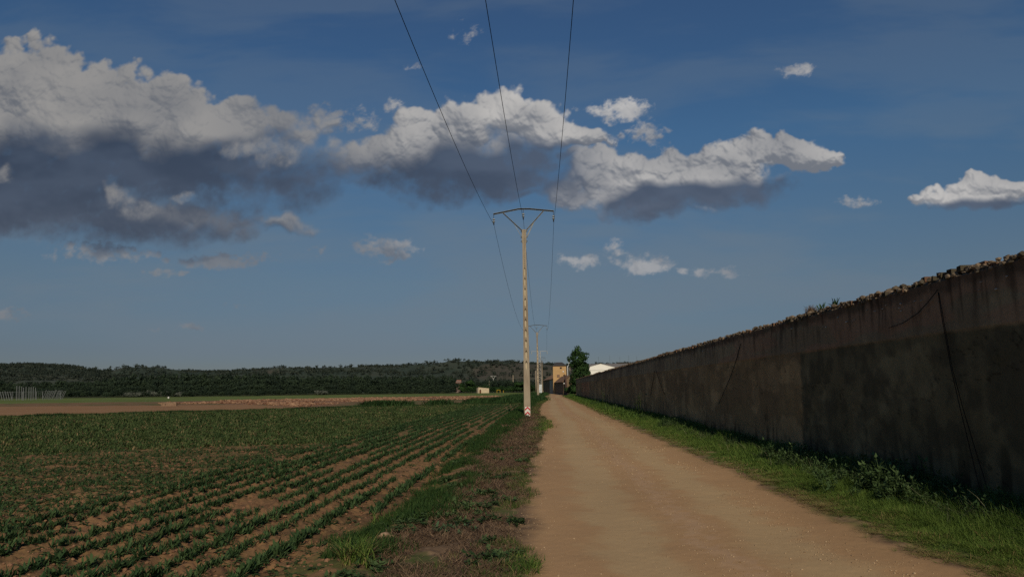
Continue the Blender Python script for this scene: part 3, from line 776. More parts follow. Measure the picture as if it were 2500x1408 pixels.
cable([(2292,712),(2300,760),(2311,821),(2325,900),(2352,1000),(2385,1110),(2418,1215)], .0055, 'thick black cable hanging down the near end of the wall, the right strand')
cable([(2290,712),(2297,760),(2308,821),(2322,900),(2345,1000),(2372,1110),(2398,1215)], .0055, 'thick black cable hanging down the near end of the wall, the left strand')
cable([(2289,708),(2265,738),(2240,765),(2205,788),(2170,800)], .006, 'short black cable sagging across the reddish upper band of the wall')
cable([(1808,838),(1800,870),(1785,915),(1768,955),(1755,985)], .009, 'black cable slanting down the middle of the wall')
cable([(1598,905),(1594,930),(1588,965)], .012, 'thin black cable on the far stretch of wall, leaning left')
cable([(1602,905),(1610,930),(1622,962)], .012, 'thin black cable on the far stretch of wall, leaning right')

# ------------------------------------------------------------------ power poles
def make_pole():
    root = empty('power_pole')
    H = 10.6; w = lambda z: (.185-.090*z/H); d = lambda z: (.15-.06*z/H)
    b = MB()
    def seg(z0, z1, f0, f1, y0, y1):   # a slice between fractions of the width; y: 0 front .. 1 back
        c = []
        for z in (z0, z1):
            W_, D_ = w(z), d(z)
            c += [(W_*f0, -D_+2*D_*y0, z), (W_*f1, -D_+2*D_*y0, z), (W_*f1, -D_+2*D_*y1, z), (W_*f0, -D_+2*D_*y1, z)]
        b.hexa(c)
    seg(-.3, 2.55, -1, 1, 0, 1)
    seg(2.55, H, -1, -.36, 0, 1); seg(2.55, H, .36, 1, 0, 1)
    z = 2.55
    while z < 8.05:
        for y0, y1 in ((.0, .38), (.62, 1)):
            seg(z, z+.12, -.36, .36, y0, y1)
            # rounded shoulders of each recess
            seg(z+.12, z+.17, -.36, -.18, y0, y1); seg(z+.12, z+.17, .18, .36, y0, y1)
            seg(z+.53, z+.585, -.36, -.18, y0, y1); seg(z+.53, z+.585, .18, .36, y0, y1)
        z += .585
    while z < H-.02:
        for y0, y1 in ((.0, .38), (.62, 1)):
            seg(z, min(z+.078, H), -.36, .36, y0, y1); seg(z+.078, min(z+.118, H), -.36, -.15, y0, y1); seg(z+.078, min(z+.118, H), .15, .36, y0, y1)
        z += .118
    b.build('shaft', CONC, root)
    b = MB(); seg(2.55, H-.03, -.36, .36, .38, .62); b.build('recess_web', M_solid('lit_concrete', (.50, .43, .30), .95, 0, .15, 3), root)  # light inside the recesses is put into a paler concrete colour
    T = H
    arm = MB(); Z = lambda cy: T+(440-cy)*.00424; X = lambda cx: (cx-537)*.00424
    pts = [(X(125), 0, Z(207)), (X(470), 0, Z(145)), (X(610), 0, Z(147)), (X(945), 0, Z(187))]
    for p, q in zip(pts[:-1], pts[1:]):
        arm.beam(p, q, .09, .012); arm.beam((p[0], .04, p[2]-.035), (q[0], .04, q[2]-.035), .012, .07)
    arm.build('crossarm', STEEL, root)
    st = MB(); kk = MB()
    for p, q in (((258, 195), (512, 445)), ((805, 181), (563, 445))):
        a = (X(p[0]), 0, Z(p[1])); c = (X(q[0]), 0, Z(q[1]))
        st.beam(a, c, .08, .012); st.beam((a[0], .035, a[2]-.03), (c[0], .035, c[2]-.03), .012, .06)
    st.build('strut', STEEL, root)
    for p, q in (((395, 335), (505, 540)), ((672, 335), (572, 545))):
        kk.beam((X(p[0]), .03, Z(p[1])), (X(q[0]), .03, Z(q[1])), .05, .02)
    for s in (-1, 1): kk.box(s*.115-.02, s*.115+.02, -.09, .09, T-.75, T-.02)
    kk.build('bracket', STEEL, root)
    for s in (-1, 1):
        for z in (T-.10, T-.45, T-.68): MB().tube([(s*.13, -.03, z), (s*.19, -.03, z)], .028, 6).build('bolt', DSTEEL, root)
    for cx, cy in ((131, 214), (531, 152), (938, 192)):
        x, z = X(cx), Z(cy)
        ins = MB().tube([(x, 0, z), (x, 0, z-.49), (x, 0, z-.50), (x, 0, z-.62)], [.014, .014, .035, .035], 6).build('insulator', DSTEEL, root)
        MB().beam((x, -.14, z-.60), (x, .14, z-.60), .03).build('clamp', DSTEEL, ins)
        for zz in (z-.30, z-.43):
            MB().tube([(x, 0, zz+.03), (x, 0, zz), (x, 0, zz-.02), (x, 0, zz-.06)], [.03, .085, .085, .035], 12).build('disc', PORC, ins)
    return root
pole = make_pole(); pole.location = (-1.0, 41.32, 0); pole.rotation_euler = (0, -.0066, 0)
tag(pole, 'nearest and tallest-looking concrete power pole, with red and white chevron plate at its foot', 'power pole')
plate = MB().box(-.125, .155, -.176, -.168, .03, .62).build('marker_plate', M_solid('white_sheet', (.72, .70, .62), .5, var=.12, scale=9), pole)
for k, z in enumerate((.41, .15, -.11)):
    ch = MB(); xl, xr, xc = -.122, .152, .015; t = .125
    for a, c in ((xl, xc), (xr, xc)):
        za, zc = z, z+.125; lo = max(0.032 - za, 0)
        ch.hexa([(a, -.180, max(za, .032)), (c, -.180, max(zc, .033)), (c, -.1765, max(zc, .033)), (a, -.1765, max(za, .032)),
                 (a, -.180, max(za+t-.03, .034)), (c, -.180, zc+t-.03), (c, -.1765, zc+t-.03), (a, -.1765, max(za+t-.03, .034))])
    ch.build('chevron', M_solid('red_reflector', (.50, .035, .05), .5, var=.08) if k == 0 else bpy.data.materials['red_reflector'], plate)
dirt = MB()
pole2 = copy_tree(pole); pole2.location = (-1.12, 117.4, 0); pole2.rotation_euler = (0, -.004, .05); pole2.scale = (.94, .94, .98)
for c in list(pole2.children):
    if c.name.startswith('marker_plate'):
        for g in list(c.children): bpy.data.objects.remove(g)
        bpy.data.objects.remove(c)
tag(pole2, 'second concrete power pole down the road, smaller, standing in grass behind the first', 'power pole')
# a pole of the same kind far off among the trees, and one by the sheds
def far_pole(loc, s, rz, lab):
    p = copy_tree(pole2); p.location = loc; p.scale = (s, s, s); p.rotation_euler = (0, 0, rz); return tag(p, lab, 'power pole')
def distant_pole():
    p = at(1204.5, 917, 330); root = empty('power_pole', (p.x, 330, 0)); PALE = M_solid('pale_steel', (.42, .42, .38), .7); z = p.z
    MB().tube([(0, 0, 0), (0, 0, z-1.3)], [.24, .16], 6).build('shaft', PALE, root)
    a = MB(); a.beam((-1.35, 0, z-.30), (-.45, 0, z-.02), .14); a.beam((-.45, 0, z-.02), (.45, 0, z-.02), .14); a.beam((.45, 0, z-.02), (1.35, 0, z-.30), .14); a.build('crossarm', PALE, root)
    a = MB(); a.beam((-.85, 0, z-.15), (0, 0, z-1.35), .15); a.beam((.85, 0, z-.15), (0, 0, z-1.35), .15); a.build('strut', PALE, root)
    tag(root, 'distant power pole whose pale arms rise above the trees behind the stone hut', 'power pole')
distant_pole()
p_ = at(1323, 872, 205); far_pole((p_.x, 205, 0), p_.z/11.8, .9, 'power pole with turned arms just behind the lattice pylon')
def plain_pole(px, ytop, Y, r, lab, m=CONC):
    p = at(px, ytop, Y); o = MB().tube([(0, 0, 0), (0, 0, p.z)], [r*1.3, r], 8).build('utility_pole', m, smooth=True)
    o.location = (p.x, Y, 0); return tag(o, lab, 'pole')
plain_pole(1308, 905, 200, .13, 'thin bare pole just left of the second power pole')
plain_pole(1252.5, 915, 300, .15, 'plain pale pole standing among the trees left of the nearest power pole')
plain_pole(1194.5, 930, 290, .12, 'thin grey pole above the right end of the stone hut')
plain_pole(1120.5, 937, 285, .12, 'thin pale pole below the little red roof in the trees')

# lattice pylon with a white guard round its foot
def lattice():
    root = empty('lattice_pylon', (-1.14, 160, 0)); H = 9.45
    w = lambda z: .40-.17*z/H
    for sx in (-1, 1):
        for sy in (-1, 1):
            MB().beam((sx*w(0), sy*w(0), 0), (sx*w(H), sy*w(H), H), .07).build('leg', M_PY, root)
    b = MB(); z = 2.3; f = 1
    while z < H-.3:
        z1 = z+.46
        for sx, sy, tx, ty in ((-1, -1, 1, -1), (1, -1, 1, 1), (1, 1, -1, 1), (-1, 1, -1, -1)):
            if f > 0: b.beam((sx*w(z), sy*w(z), z), (tx*w(z1), ty*w(z1), z1), .05)
            else: b.beam((tx*w(z), ty*w(z), z), (sx*w(z1), sy*w(z1), z1), .05)
        z = z1; f = -f
    b.build('bracing', M_PY, root)
    g = MB().box(-.45, .45, -.45, .45, .05, 2.35).build('guard_plate', M_solid('white_metal', (.62, .66, .66), .5, var=.3, scale=1.3), root)
    MB().beam((-1.75, 0, H+.02), (1.75, 0, H+.02), .07).build('crossarm', M_PY, root)
    for x in (-1.68, 1.68): MB().tube([(x, 0, H), (x, 0, H-.2), (x, 0, H-.25), (x, 0, H-.6)], [.03, .03, .09, .05], 6).build('insulator', PORC, root)
    tag(root, 'steel lattice pylon with white plates round its foot beside the road bend', 'pylon')
M_PY = M_solid('pylon_steel', (.42, .40, .36), .6, .2, .2, 5)
lattice()

# the three conductors
def catenary(a, b, sag, n=40):
    return [Vector(a).lerp(Vector(b), i/n) - Vector((0, 0, 4*sag*(i/n)*(1-i/n))) for i in range(n+1)]
zz = [10.6+(440-214)*.00424-.62, 10.6+(440-152)*.00424-.62, 10.6+(440-192)*.00424-.62]
for k, (x1, lab) in enumerate(((-1.79, 'left overhead power line of the three'), (-.095, 'middle overhead power line of the three'), (1.64, 'right overhead power line of the three'))):
    p1 = Vector((-1.0+x1, 41.32, zz[k])); p0 = Vector((-1.0+x1+.08, -35, zz[k]+.0)); p2 = Vector((-1.12+x1*.93, 117.4, zz[k]*.98)); p3 = Vector((-1.14+x1*.95, 160, 8.9+(.6 if k == 1 else 0)))
    b = MB(); b.tube(catenary(p0, p1, 2.05), .0085, 5); b.tube(catenary(p1, p2, 2.0), .0085, 5); b.tube(catenary(p2, p3, .8, 12), .010, 5)
    tag(b.build('power_line', CABLE, smooth=True), lab, 'power line')

# ------------------------------------------------------------------ buildings at the end of the road
OCHRE = M_solid('ochre_render', (.50, .325, .155), .95, var=.12, scale=.8, bump=.01)
DARKP = M_solid('dark_render', (.19, .135, .085), .95, var=.25, scale=.7)
TILE = M_solid('clay_tile', (.25, .155, .10), .95, var=.4, scale=2.5, bump=.02)
SLATE = M_solid('slate_roof', (.055, .052, .055), .8, var=.3, scale=3)
GLASS = M_solid('dark_opening', (.02, .018, .018), .4, var=.1)
def tower():
    root = empty('tower_house', (3.85, 195, 0)); w, dp, h = 1.73, 3.8, 7.35
    MB().box(-w, w, 0, dp, 0, h).build('wall', OCHRE, root)
    e = .16; rf = MB(); a = .62
    V = [(-w-e, -e, h), (w+e, -e, h), (w+e, dp+e, h), (-w-e, dp+e, h), (-w+a*1.35, 1.2, h+.92), (w-a*1.6, 1.2, h+.92), (w-a*1.6, dp-1.2, h+.92), (-w+a*1.35, dp-1.2, h+.92),
         (-w-e, -e, h-.09), (w+e, -e, h-.09), (w+e, dp+e, h-.09), (-w-e, dp+e, h-.09)]
    rf.add(V, [(0,1,5,4),(1,2,6,5),(2,3,7,6),(3,0,4,7),(4,5,6,7),(8,9,1,0),(9,10,2,1),(10,11,3,2),(11,8,0,3),(8,11,10,9)]).build('roof', SLATE, root)
    for px0, px1, py0, py1, m in ((1367, 1371.3, 896, 899.6, GLASS), (1360.3, 1366, 914.5, 920.5, 'w'), (1375.6, 1378.6, 914.5, 920, GLASS)):
        a, b = at(px0, py1, 195), at(px1, py0, 195)
        fr = MB().box(a.x-3.85-.05, b.x-3.85+.05, -.03, -.002, a.z-.05, b.z+.05).build('window', M_solid('window_frame', (.20, .12, .075)), root)
        MB().box(a.x-3.85+.03, b.x-3.85-.03, -.045, -.033, a.z+.03, b.z-.03).build('pane', GLASS if m is GLASS else M_solid('shutter', (.24, .16, .11)), fr)
    tag(root, 'square ochre tower house with dark hipped roof and three small windows', 'house')
tower()
def shed(A, B, he, hr, wd, lab, door=None, roof=TILE):
    """a long shed whose dark side wall runs along A-B; the ridge stands wd to the right of it"""
    A, B = Vector(A), Vector(B); d = (B-A); L = d.length; d.normalize(); n = Vector((d.y, -d.x))   # to the right
    root = empty('shed', (A.x, A.y, 0)); P = lambda s, t, z: (d.x*s+n.x*t, d.y*s+n.y*t, z)
    MB().add([P(0,0,0), P(L,0,0), P(L,2*wd,0), P(0,2*wd,0), P(0,0,he), P(L,0,he), P(L,2*wd,he), P(0,2*wd,he), P(0,wd,hr), P(L,wd,hr)],
        [(0,1,5,4), (2,3,7,6), (0,4,8,7,3), (1,2,6,9,5), (0,3,2,1)]).build('wall', DARKP, root)
    k = (hr-he)/wd; o = .25
    r = MB()
    for s in (1, -1):
        t0 = -o if s == 1 else 2*wd+o; z0 = he-k*o
        r.hexa([P(-.2, t0, z0), P(L+.2, t0, z0), P(L+.2, wd, hr), P(-.2, wd, hr), P(-.2, t0, z0+.12), P(L+.2, t0, z0+.12), P(L+.2, wd, hr+.12), P(-.2, wd, hr+.12)])
    r.build('roof', roof, root)
    if door:
        s0, s1, z1 = door
        MB().hexa([P(s0, -.04, 0), P(s1, -.04, 0), P(s1, -.003, 0), P(s0, -.003, 0), P(s0, -.04, z1), P(s1, -.04, z1), P(s1, -.003, z1), P(s0, -.003, z1)]).build('door', M_solid('grey_door', (.36, .32, .26), .5, var=.2, scale=1.0), root)
    return tag(root, lab, 'shed')
shed((4.05, 166), (2.25, 201), 3.0, 4.35, 1.6, 'low dark walled shed with sloping tiled roof in front of the ochre tower')
shed((2.15, 202), (-.55, 242), 4.0, 5.5, 2.6, 'dark walled shed with brown tiled roof and grey metal door, left of the ochre tower', (0.6, 12, 3.9))
def small_things():
    # outbuilding edge, flue and lamps between the shed and the tall tree
    a = at(1380, 915, 163); b = at(1384.5, 966, 163)
    tag(MB().box(a.x, b.x, 163, 167, 0, a.z).build('brick_outbuilding', M_solid('shaded_brick', (.13, .085, .07), .95, var=.4, scale=5)), 'narrow brick outbuilding coloured as in shade, between the low shed and the tall tree', 'outbuilding')  # shade of this outbuilding edge is put into its dark brick colour
    root = empty('flue_pipe', (at(1387, 900, 172).x, 172, 0))
    x0 = at(1385.8, 900, 172).x-root.location.x; x1 = at(1389.2, 885, 172).x-root.location.x; zt = at(1389, 880, 172).z; zm = at(1389, 892, 172).z
    ALU = M_solid('bright_metal', (.78, .78, .76), .35, .3, .1)
    MB().tube([(x0, 0, 1.0), (x0, 0, zm-.15), (x1, 0, zm+.15), (x1, 0, zt)], .11, 10).build('pipe', ALU, root, True)
    MB().tube([(x1, 0, zt+.03), (x1, 0, zt+.12), (x1, 0, zt+.30)], [.2, .17, .03], 10).build('cap', ALU, root, True)
    tag(root, 'bright metal flue pipe with a cap, left of the tall tree', 'chimney')
    for px, py, Y, lab in ((1375, 907, 164, 'round white globe lamp in front of the ochre tower'), (1377.3, 935.7, 162.5, 'round white mirror on the dark shed wall by the bend')):
        p = at(px, py, Y); root = empty('globe_lamp' if py < 920 else 'round_mirror', (p.x, Y, 0)); r = .16
        MB().tube([(0, 0, p.z-r), (0, 0, p.z-r*.7), (0, 0, p.z), (0, 0, p.z+r*.7), (0, 0, p.z+r)], [.03, r*.72, r, r*.72, .03], 12).build('globe' if py < 920 else 'mirror_disc', M_solid('white_glass', (.85, .84, .78), .3, var=.05), root, True)
        if py < 920: MB().tube([(0, .0, p.z-r), (.35, .0, p.z-r-.4), (.45, 0, 0)], .03, 6).build('post', DSTEEL, root)
        else: MB().tube([(0, 0, 0), (0, 0, p.z-r)], .03, 6).build('post', DSTEEL, root)
        tag(root, lab, 'lamp' if py < 920 else 'mirror')
    p = at(1391.2, 893, 158); root = empty('street_lamp', (p.x, 158, 0))
    MB().tube([(.06, 0, 0), (0, 0, p.z)], [.10, .065], 8).build('post', M_solid('pale_wood', (.36, .29, .21), .9, var=.2), root, True)
    MB().tube([(0, 0, p.z-.6), (-.45, 0, p.z-.5)], .03, 6).build('arm', STEEL, root)
    MB().box(-.62, -.35, -.09, .09, p.z-.56, p.z-.46).build('lamp_head', M_solid('lamp_grey', (.5, .5, .48), .5), root)
    tag(root, 'slim pale street lamp post in front of the tall dark tree', 'street lamp')
    # warehouse and the long roof behind it
    root = empty('warehouse', (15.0, 200, 0)); W_, he, hr = 4.75, 6.6, 7.85; WHT = M_solid('white_render', (.86, .84, .76), .9, var=.06, scale=.6)
    MB().add([(-W_,0,0),(W_,0,0),(W_,0,he),(0,0,hr),(-W_,0,he),(-W_,24,0),(W_,24,0),(W_,24,he),(0,24,hr),(-W_,24,he)], [(0,1,2,3,4),(5,9,8,7,6),(0,5,6,1),(0,4,9,5),(1,6,7,2)]).build('wall', WHT, root)
    r = MB()
    for s in (-1, 1): r.hexa([(s*(W_+.1), -.05, he-.03+.02), (0, -.05, hr+.02), (0, 24.1, hr+.02), (s*(W_+.1), 24.1, he-.01), (s*(W_+.1), -.05, he+.06), (0, -.05, hr+.09), (0, 24.1, hr+.09), (s*(W_+.1), 24.1, he+.06)])
    r.build('roof', M_solid('pale_sheet_roof', (.45, .44, .40)), root)
    MB().box(-W_, W_, -.03, -.003, 6.1, 6.17).build('seam', M_solid('seam_grey', (.35, .34, .31)), root)
    tag(root, 'white warehouse with a gable end rising behind the far wall', 'warehouse')
    root = empty('long_shed', (21.5, 228, 0)); GR = M_solid('grey_sheet_roof', (.20, .19, .18), .9, var=.25, scale=1.2)
    MB().box(-9.4, 9.4, 3, 12, 0, 7.6).build('wall', WHT, root)
    MB().hexa([(-9.6, 2.6, 7.6), (9.6, 2.6, 7.9), (9.6, 7, 8.95), (-9.6, 7, 8.75), (-9.6, 2.6, 7.7), (9.6, 2.6, 8.0), (9.6, 7, 9.05), (-9.6, 7, 8.85)]).build('roof', GR, root)
    for i in range(12): MB().box(1.6+i*.62, 1.95+i*.62, 6.6, 7.0, 8.9, 9.28+.012*i).build('roof_vent', DSTEEL, root)
    MB().beam((1.4, 6.8, 9.30), (9.0, 6.8, 9.44), .10).build('rail', DSTEEL, root)
    for i, x in enumerate((-4.5, -1.0, 2.2, 5.0, 7.5)): MB().tube([(x, 7, 8.8), (x, 7, 11.2+.3*(i % 2))], .022, 5).build('mast', DSTEEL, root)
    tag(root, 'long grey roofed shed with a row of dark vents behind the white warehouse', 'shed')
    # stone hut in the fields
    a = at(1168, 945.5, 262); b = at(1193.8, 948, 262); z1, z2 = a.z, b.z; x0, x1 = a.x, b.x
    root = empty('stone_hut', (x0, 262, 0)); CR = M_solid('cream_stone', (.58, .47, .32), .95, var=.15, scale=1.5)
    w = x1-x0; dx0, dx1, dh = .35, .95, 1.35
    V = [(0,0,0),(dx0,0,0),(dx0,0,dh*.75),((dx0+dx1)/2,0,dh),(dx1,0,dh*.75),(dx1,0,0),(w,0,0),(w,0,z2),(0,0,z1), (-.75,1.6,0),(-.75,1.6,z1-.25),(w-.6,2.6,0),(w-.6,2.6,z2-.1)]
    MB().add(V, [(0,1,2,8),(2,3,7,8),(3,4,7),(4,5,6,7),(0,8,10,9),(6,11,12,7),(9,10,12,11)]).build('wall', CR, root)
    MB().add([(dx0-.02,.35,0),(dx1+.02,.35,0),(dx1+.02,.35,dh+.05),(dx0-.02,.35,dh+.05)], [(0,1,2,3)]).build('doorway', M_solid('rusty_door', (.12, .045, .025)), root)
    MB().hexa([(-.05,-.06,z1), (w+.05,-.06,z2), (w-.55,2.65,z2-.1), (-.8,1.65,z1-.25), (-.05,-.06,z1+.1), (w+.05,-.06,z2+.1), (w-.55,2.65,z2), (-.8,1.65,z1-.15)]).build('roof', CR, root)
    tag(root, 'small cream stone hut with a dark arched doorway at the edge of the far trees', 'hut')
    YM = M_solid('yellow_paint', (.42, .27, .03), .7)
    p = at(1213.3, 952, 262); q = at(1221, 959, 262); root = empty('yellow_frame', (p.x, 262, 0)); w = q.x-p.x
    MB().beam((0,0,0), (0,0,p.z), .14).build('post', YM, root); MB().beam((w,0,0), (w,0,p.z), .14).build('post', YM, root); MB().beam((-.07,0,p.z+.07), (w+.07,0,p.z+.07), .14).build('crossbar', YM, root)
    tag(root, 'yellow frame of two posts and a crossbar right of the stone hut', 'frame')
    p = at(1229.2, 952.5, 262); tag(MB().tube([(p.x, 262, 0), (p.x, 262, p.z)], .10, 6).build('fence_post', YM), 'single ochre post right of the yellow frame', 'post')
    # little house with a red roof in the trees
    p = at(1119.5, 929, 300); root = empty('small_house', (p.x, 300, 0))
    MB().box(-1.0, 1.0, 0, 3, 0, p.z-.1).build('wall', M_solid('brown_render', (.20, .15, .13)), root)
    MB().hexa([(-1.2,-.2,p.z-.9), (1.2,-.2,p.z-.9), (.9,1.5,p.z+.2), (-.9,1.5,p.z+.2), (-1.2,-.2,p.z-.8), (1.2,-.2,p.z-.8), (.9,1.5,p.z+.3), (-.9,1.5,p.z+.3)]).build('roof', M_solid('red_tile', (.30, .15, .11), .9), root)
    tag(root, 'little house with a faded red roof half hidden in the trees', 'house')
    for px, py, Y, w, h, lab in ((292, 919, 600, 4.5, 2.0, 'tiny white farmhouse far off under the left end of the hills'), (1069, 899, 900, 4, 3, 'tiny pale farmhouse high on the middle of the far hill')):
        if px > 1000: px, py = 880, 899
        p = at(px, py, Y); root = empty('farmhouse', (p.x, Y, p.z-h)); MB().box(-w, w, 0, 5, -3, h*.7).build('wall', M_solid('farm_white', (.45, .42, .38)), root)
        MB().hexa([(-w-.3,-.3,h*.7), (w+.3,-.3,h*.7), (w,2.5,h), (-w,2.5,h), (-w-.3,-.3,h*.7+.2), (w+.3,-.3,h*.7+.2), (w,2.5,h+.2), (-w,2.5,h+.2)]).build('roof', M_solid('farm_tile', (.25, .17, .13)), root)
        tag(root, lab, 'farmhouse')
    # trough and post at the edge of the bare strip
    p = gnd(413, 990.5); root = empty('stone_trough', (p.x, p.y, 0), .35)
    b = MB(); b.box(-.8, .8, -.35, -.25, 0, .42); b.box(-.8, .8, .25, .35, 0, .42); b.box(-.8, -.7, -.25, .25, 0, .42); b.box(.7, .8, -.25, .25, 0, .42); b.box(-.7, .7, -.25, .25, 0, .15)
    b.build('basin', M_solid('trough_stone', (.27, .18, .115), .95, var=.3), root)
    scatter('brushwood', [tuft(14, .35, .03, .12, 2, seed=700+i) for i in range(3)], np.stack([RNG.uniform(-.7, 1.0, 30), RNG.uniform(-.2, .2, 30), np.full(30, .16)], -1), .9, LEAF_DEAD, parent=root)
    tag(root, 'brown stone trough heaped with dead brushwood at the edge of the bare strip', 'trough')
    p = gnd(411.5, 972); tag(MB().box(p.x-.16, p.x+.16, p.y-.1, p.y+.1, 0, .40).build('marker_stone', M_solid('white_stone_far', (.75, .73, .68))), 'small white marker stone standing in the far green field', 'stone')
small_things()

# hop yard frame at the far left
def hops():
    root = empty('hop_trellis', (-120, 165, 0)); m = M_solid('grey_pole', (.17, .18, .18), .8); r = random.Random(3)
    def P(px, py, Y): p = at(px, py, Y); return (p.x+120, Y-165, p.z)
    def G(px, Y): p = at(px, 970, Y); return (p.x+120, Y-165, 0)
    for i in range(9):
        x = 41.5+i*5.6+r.uniform(-1, 1); Y = 160+(i % 3)*7; MB().tube([G(x, Y), P(x+.4, 940+(i > 1)*3+r.uniform(0, 3), Y)], .07, 6).build('pole', m, root)
    for i in range(6):
        x = -6+i*6.0; Y = 165+(i % 2)*5; MB().tube([G(x+6, Y), P(x, 955+r.uniform(-1, 1), Y)], .06, 6).build('pole', m, root)
    for i in range(14):
        x = 110+i*3.6+r.uniform(-1, 1); Y = 165+(i % 4)*5; MB().tube([G(x-6, Y), P(x+4, 952+r.uniform(-1, 2), Y)], .055, 6).build('pole', m, root)
    for x in (104, 30, 56, 89, 148):
        MB().tube([G(x, 168), P(x, 955, 168)], .06, 6).build('pole', m, root)
    for Y in (163, 172, 180):
        MB().tube([P(-60, 957.5, Y), P(60, 956, Y), P(150, 954.5, Y)], .02, 4).build('wire', m, root)
    nt = MB()
    for i in range(34):
        a = P(-40+i*5.6, 957, 178); nt.tube([(a[0], a[1], 0), a], .018, 4)
    nt.build('climbing_strings', m, root)
    tag(root, 'pale pole frame of a hop yard with slanting end poles at the far left', 'trellis')
hops()

# ------------------------------------------------------------------ clods on the red bank
def clod_bank():
    tm = [stone(50+s, 1) for s in range(5)]
    xs, ys = np.array(CLODP)[:, 0], np.array(CLODP)[:, 1]; N = 90000
    X = RNG.uniform(xs.min(), xs.max(), N); Y = RNG.uniform(ys.min(), ys.max(), N); k = inpoly(X, Y, CLODP) & (fbm(X*.15, Y*.15, 2, 601) > .40+.12*sstep(X/Y, -.35, -.50)); X, Y = X[k][:9000], Y[k][:9000]
    s = .12+.42*RNG.random(len(X))**2.5
    m = M_leaf('red_clod', (.13, .060, .035), (.34, .21, .125), 0, rough=1)
    o = scatter('soil_clods', tm, np.stack([X, Y, s*.15], -1), s, m, tilt=.3); tag(o, kind='stuff')
clod_bank()

# ------------------------------------------------------------------ trees, woods and hills
def crown_mesh(blobs, n, leaf, seed):
    r = np.random.default_rng(seed); V = []; w = np.array([b[3]*b[4]*b[5] for b in blobs])**.67; w = w/w.sum()
    idx = r.choice(len(blobs), n, p=w); B = np.array(blobs)[idx]
    d = r.normal(size=(n, 3)); d /= np.linalg.norm(d, axis=1, keepdims=True)
    rad = (1-.42*r.random(n)**1.6)[:, None]*(1+.10*r.normal(size=(n, 1)))
    c = B[:, :3] + d*B[:, 3:6]*rad
    a = r.normal(size=(n, 3)) + d*.0; a -= d*(a*d).sum(1, keepdims=True)*.75; a /= np.linalg.norm(a, axis=1, keepdims=True)
    b = np.cross(d+r.normal(size=(n, 3))*.45, a); b /= np.linalg.norm(b, axis=1, keepdims=True)
    s = leaf*r.uniform(.6, 1.3, (n, 1))
    V = np.stack([c-a*s-b*s*.55, c+a*s-b*s*.55, c+a*s*.6+b*s*.7, c-a*s*.6+b*s*.7], 1).reshape(-1, 3)
    F = np.arange(4*n).reshape(-1, 4)
    rb = r.random(len(blobs))[idx]; rn = np.repeat(np.clip(.5*rb+.5*r.random(n), 0, 1), 4)
    return V, F, rn
def blobs_for(kind, h, w, seed):
    r = random.Random(seed); B = []
    if kind == 'poplar':
        for i in range(16):
            t = (i+.5)/16; ww = w*.5*math.sin(math.pi*(.18+.75*t))**.8; a = r.random()*6.28
            B.append((math.cos(a)*ww*.45, math.sin(a)*ww*.45, h*(.12+.82*t), ww*.62, ww*.62, h*.085))
    elif kind == 'round':
        for i in range(18):
            a = r.random()*6.28; t = r.random(); z = h*(.28+.60*t); ww = w*.5*math.sqrt(max(.05, 1-((z/h-.5)/.5)**2))
            B.append((math.cos(a)*ww*.62, math.sin(a)*ww*.62, z, w*r.uniform(.15, .24), w*r.uniform(.15, .24), h*r.uniform(.10, .16)))
    elif kind == 'bush':
        for i in range(12):
            a = r.random()*6.28; q = r.random()**.5; B.append((math.cos(a)*q*w*.4, math.sin(a)*q*w*.4, h*(.30+.35*(1-q)*r.random()+.1), w*.18, w*.18, h*.30))
    return B
def trunk_mb(h, r, blobs, seed, nl=6):
    rr = random.Random(seed); m = MB(); m.tube([(0, 0, -.1), (.03*h*.1, 0, h*.3), (0, .02*h, h*.62)], [r, r*.75, r*.3], 7)
    for i in range(nl):
        b = rr.choice(blobs); z = h*rr.uniform(.18, .45); m.tube([(0, 0, z), (b[0]*.5, b[1]*.5, (z+b[2])/2), (b[0], b[1], b[2])], [r*.4, r*.25, r*.1], 5)
    return m
BARK = M_solid('bark', (.09, .07, .05), .95, var=.3, scale=6)
LT_WOOD = M_leaf('wood_foliage', (.018, .030, .019), (.036, .056, .030), .1)
LT_HILL = M_leaf('scrub_foliage', (.024, .036, .027), (.052, .064, .046), .1)
LT_TREE = M_leaf('dark_foliage', (.014, .036, .012), (.044, .088, .024), .15)
LT_WIL = M_leaf('grey_foliage', (.060, .070, .055), (.095, .105, .080), .1)
def tree(kind, x, y, h, w, n, leaf, seed, lab, cat='tree', name='tree', mat=LT_WOOD, z=0, group=None, blobs=None, r=None):
    B = blobs or blobs_for(kind, h, w, seed); V, F, rn = crown_mesh(B, n, leaf, seed)
    root = empty(name, (x, y, z))
    link('crown', new_mesh('crown', V, F, {'rnd': rn}, False), mat, root)
    trunk_mb(h, r or h*.022, B, seed).build('trunk', BARK, root, True)
    return tag(root, lab, cat, group)
# the tall tree behind the wall's end
r_ = random.Random(31); B = []
for px, py, rx, rz in ((1407, 858, 13, 10), (1420, 866, 10, 10), (1400, 872, 9, 9), (1412, 880, 16, 12), (1427, 885, 9, 9), (1402, 893, 11, 10), (1418, 898, 18, 12), (1432, 900, 9, 9), (1408, 912, 14, 12), (1424, 915, 13, 12), (1436, 912, 6, 8), (1430, 924, 10, 9), (1410, 928, 14, 12), (1404, 942, 11, 12), (1398, 930, 8, 10), (1412, 948, 13, 10), (1399, 955, 9, 9)):
    p = at(px, py, 152)
    for j in range(3): B.append((p.x-7.1+r_.gauss(0, .32), r_.gauss(0, .9), p.z+r_.gauss(0, .30), rx*.088*r_.uniform(.6, 1.0), rx*.088*.85, rz*.088*r_.uniform(.6, 1.0)))
tree('x', 7.1, 152, 9.7, 4, 7200, .15, 77, 'tall narrow dark green tree standing behind the far end of the wall', mat=LT_TREE, blobs=B, r=.22)
p = at(1388, 950, 158)
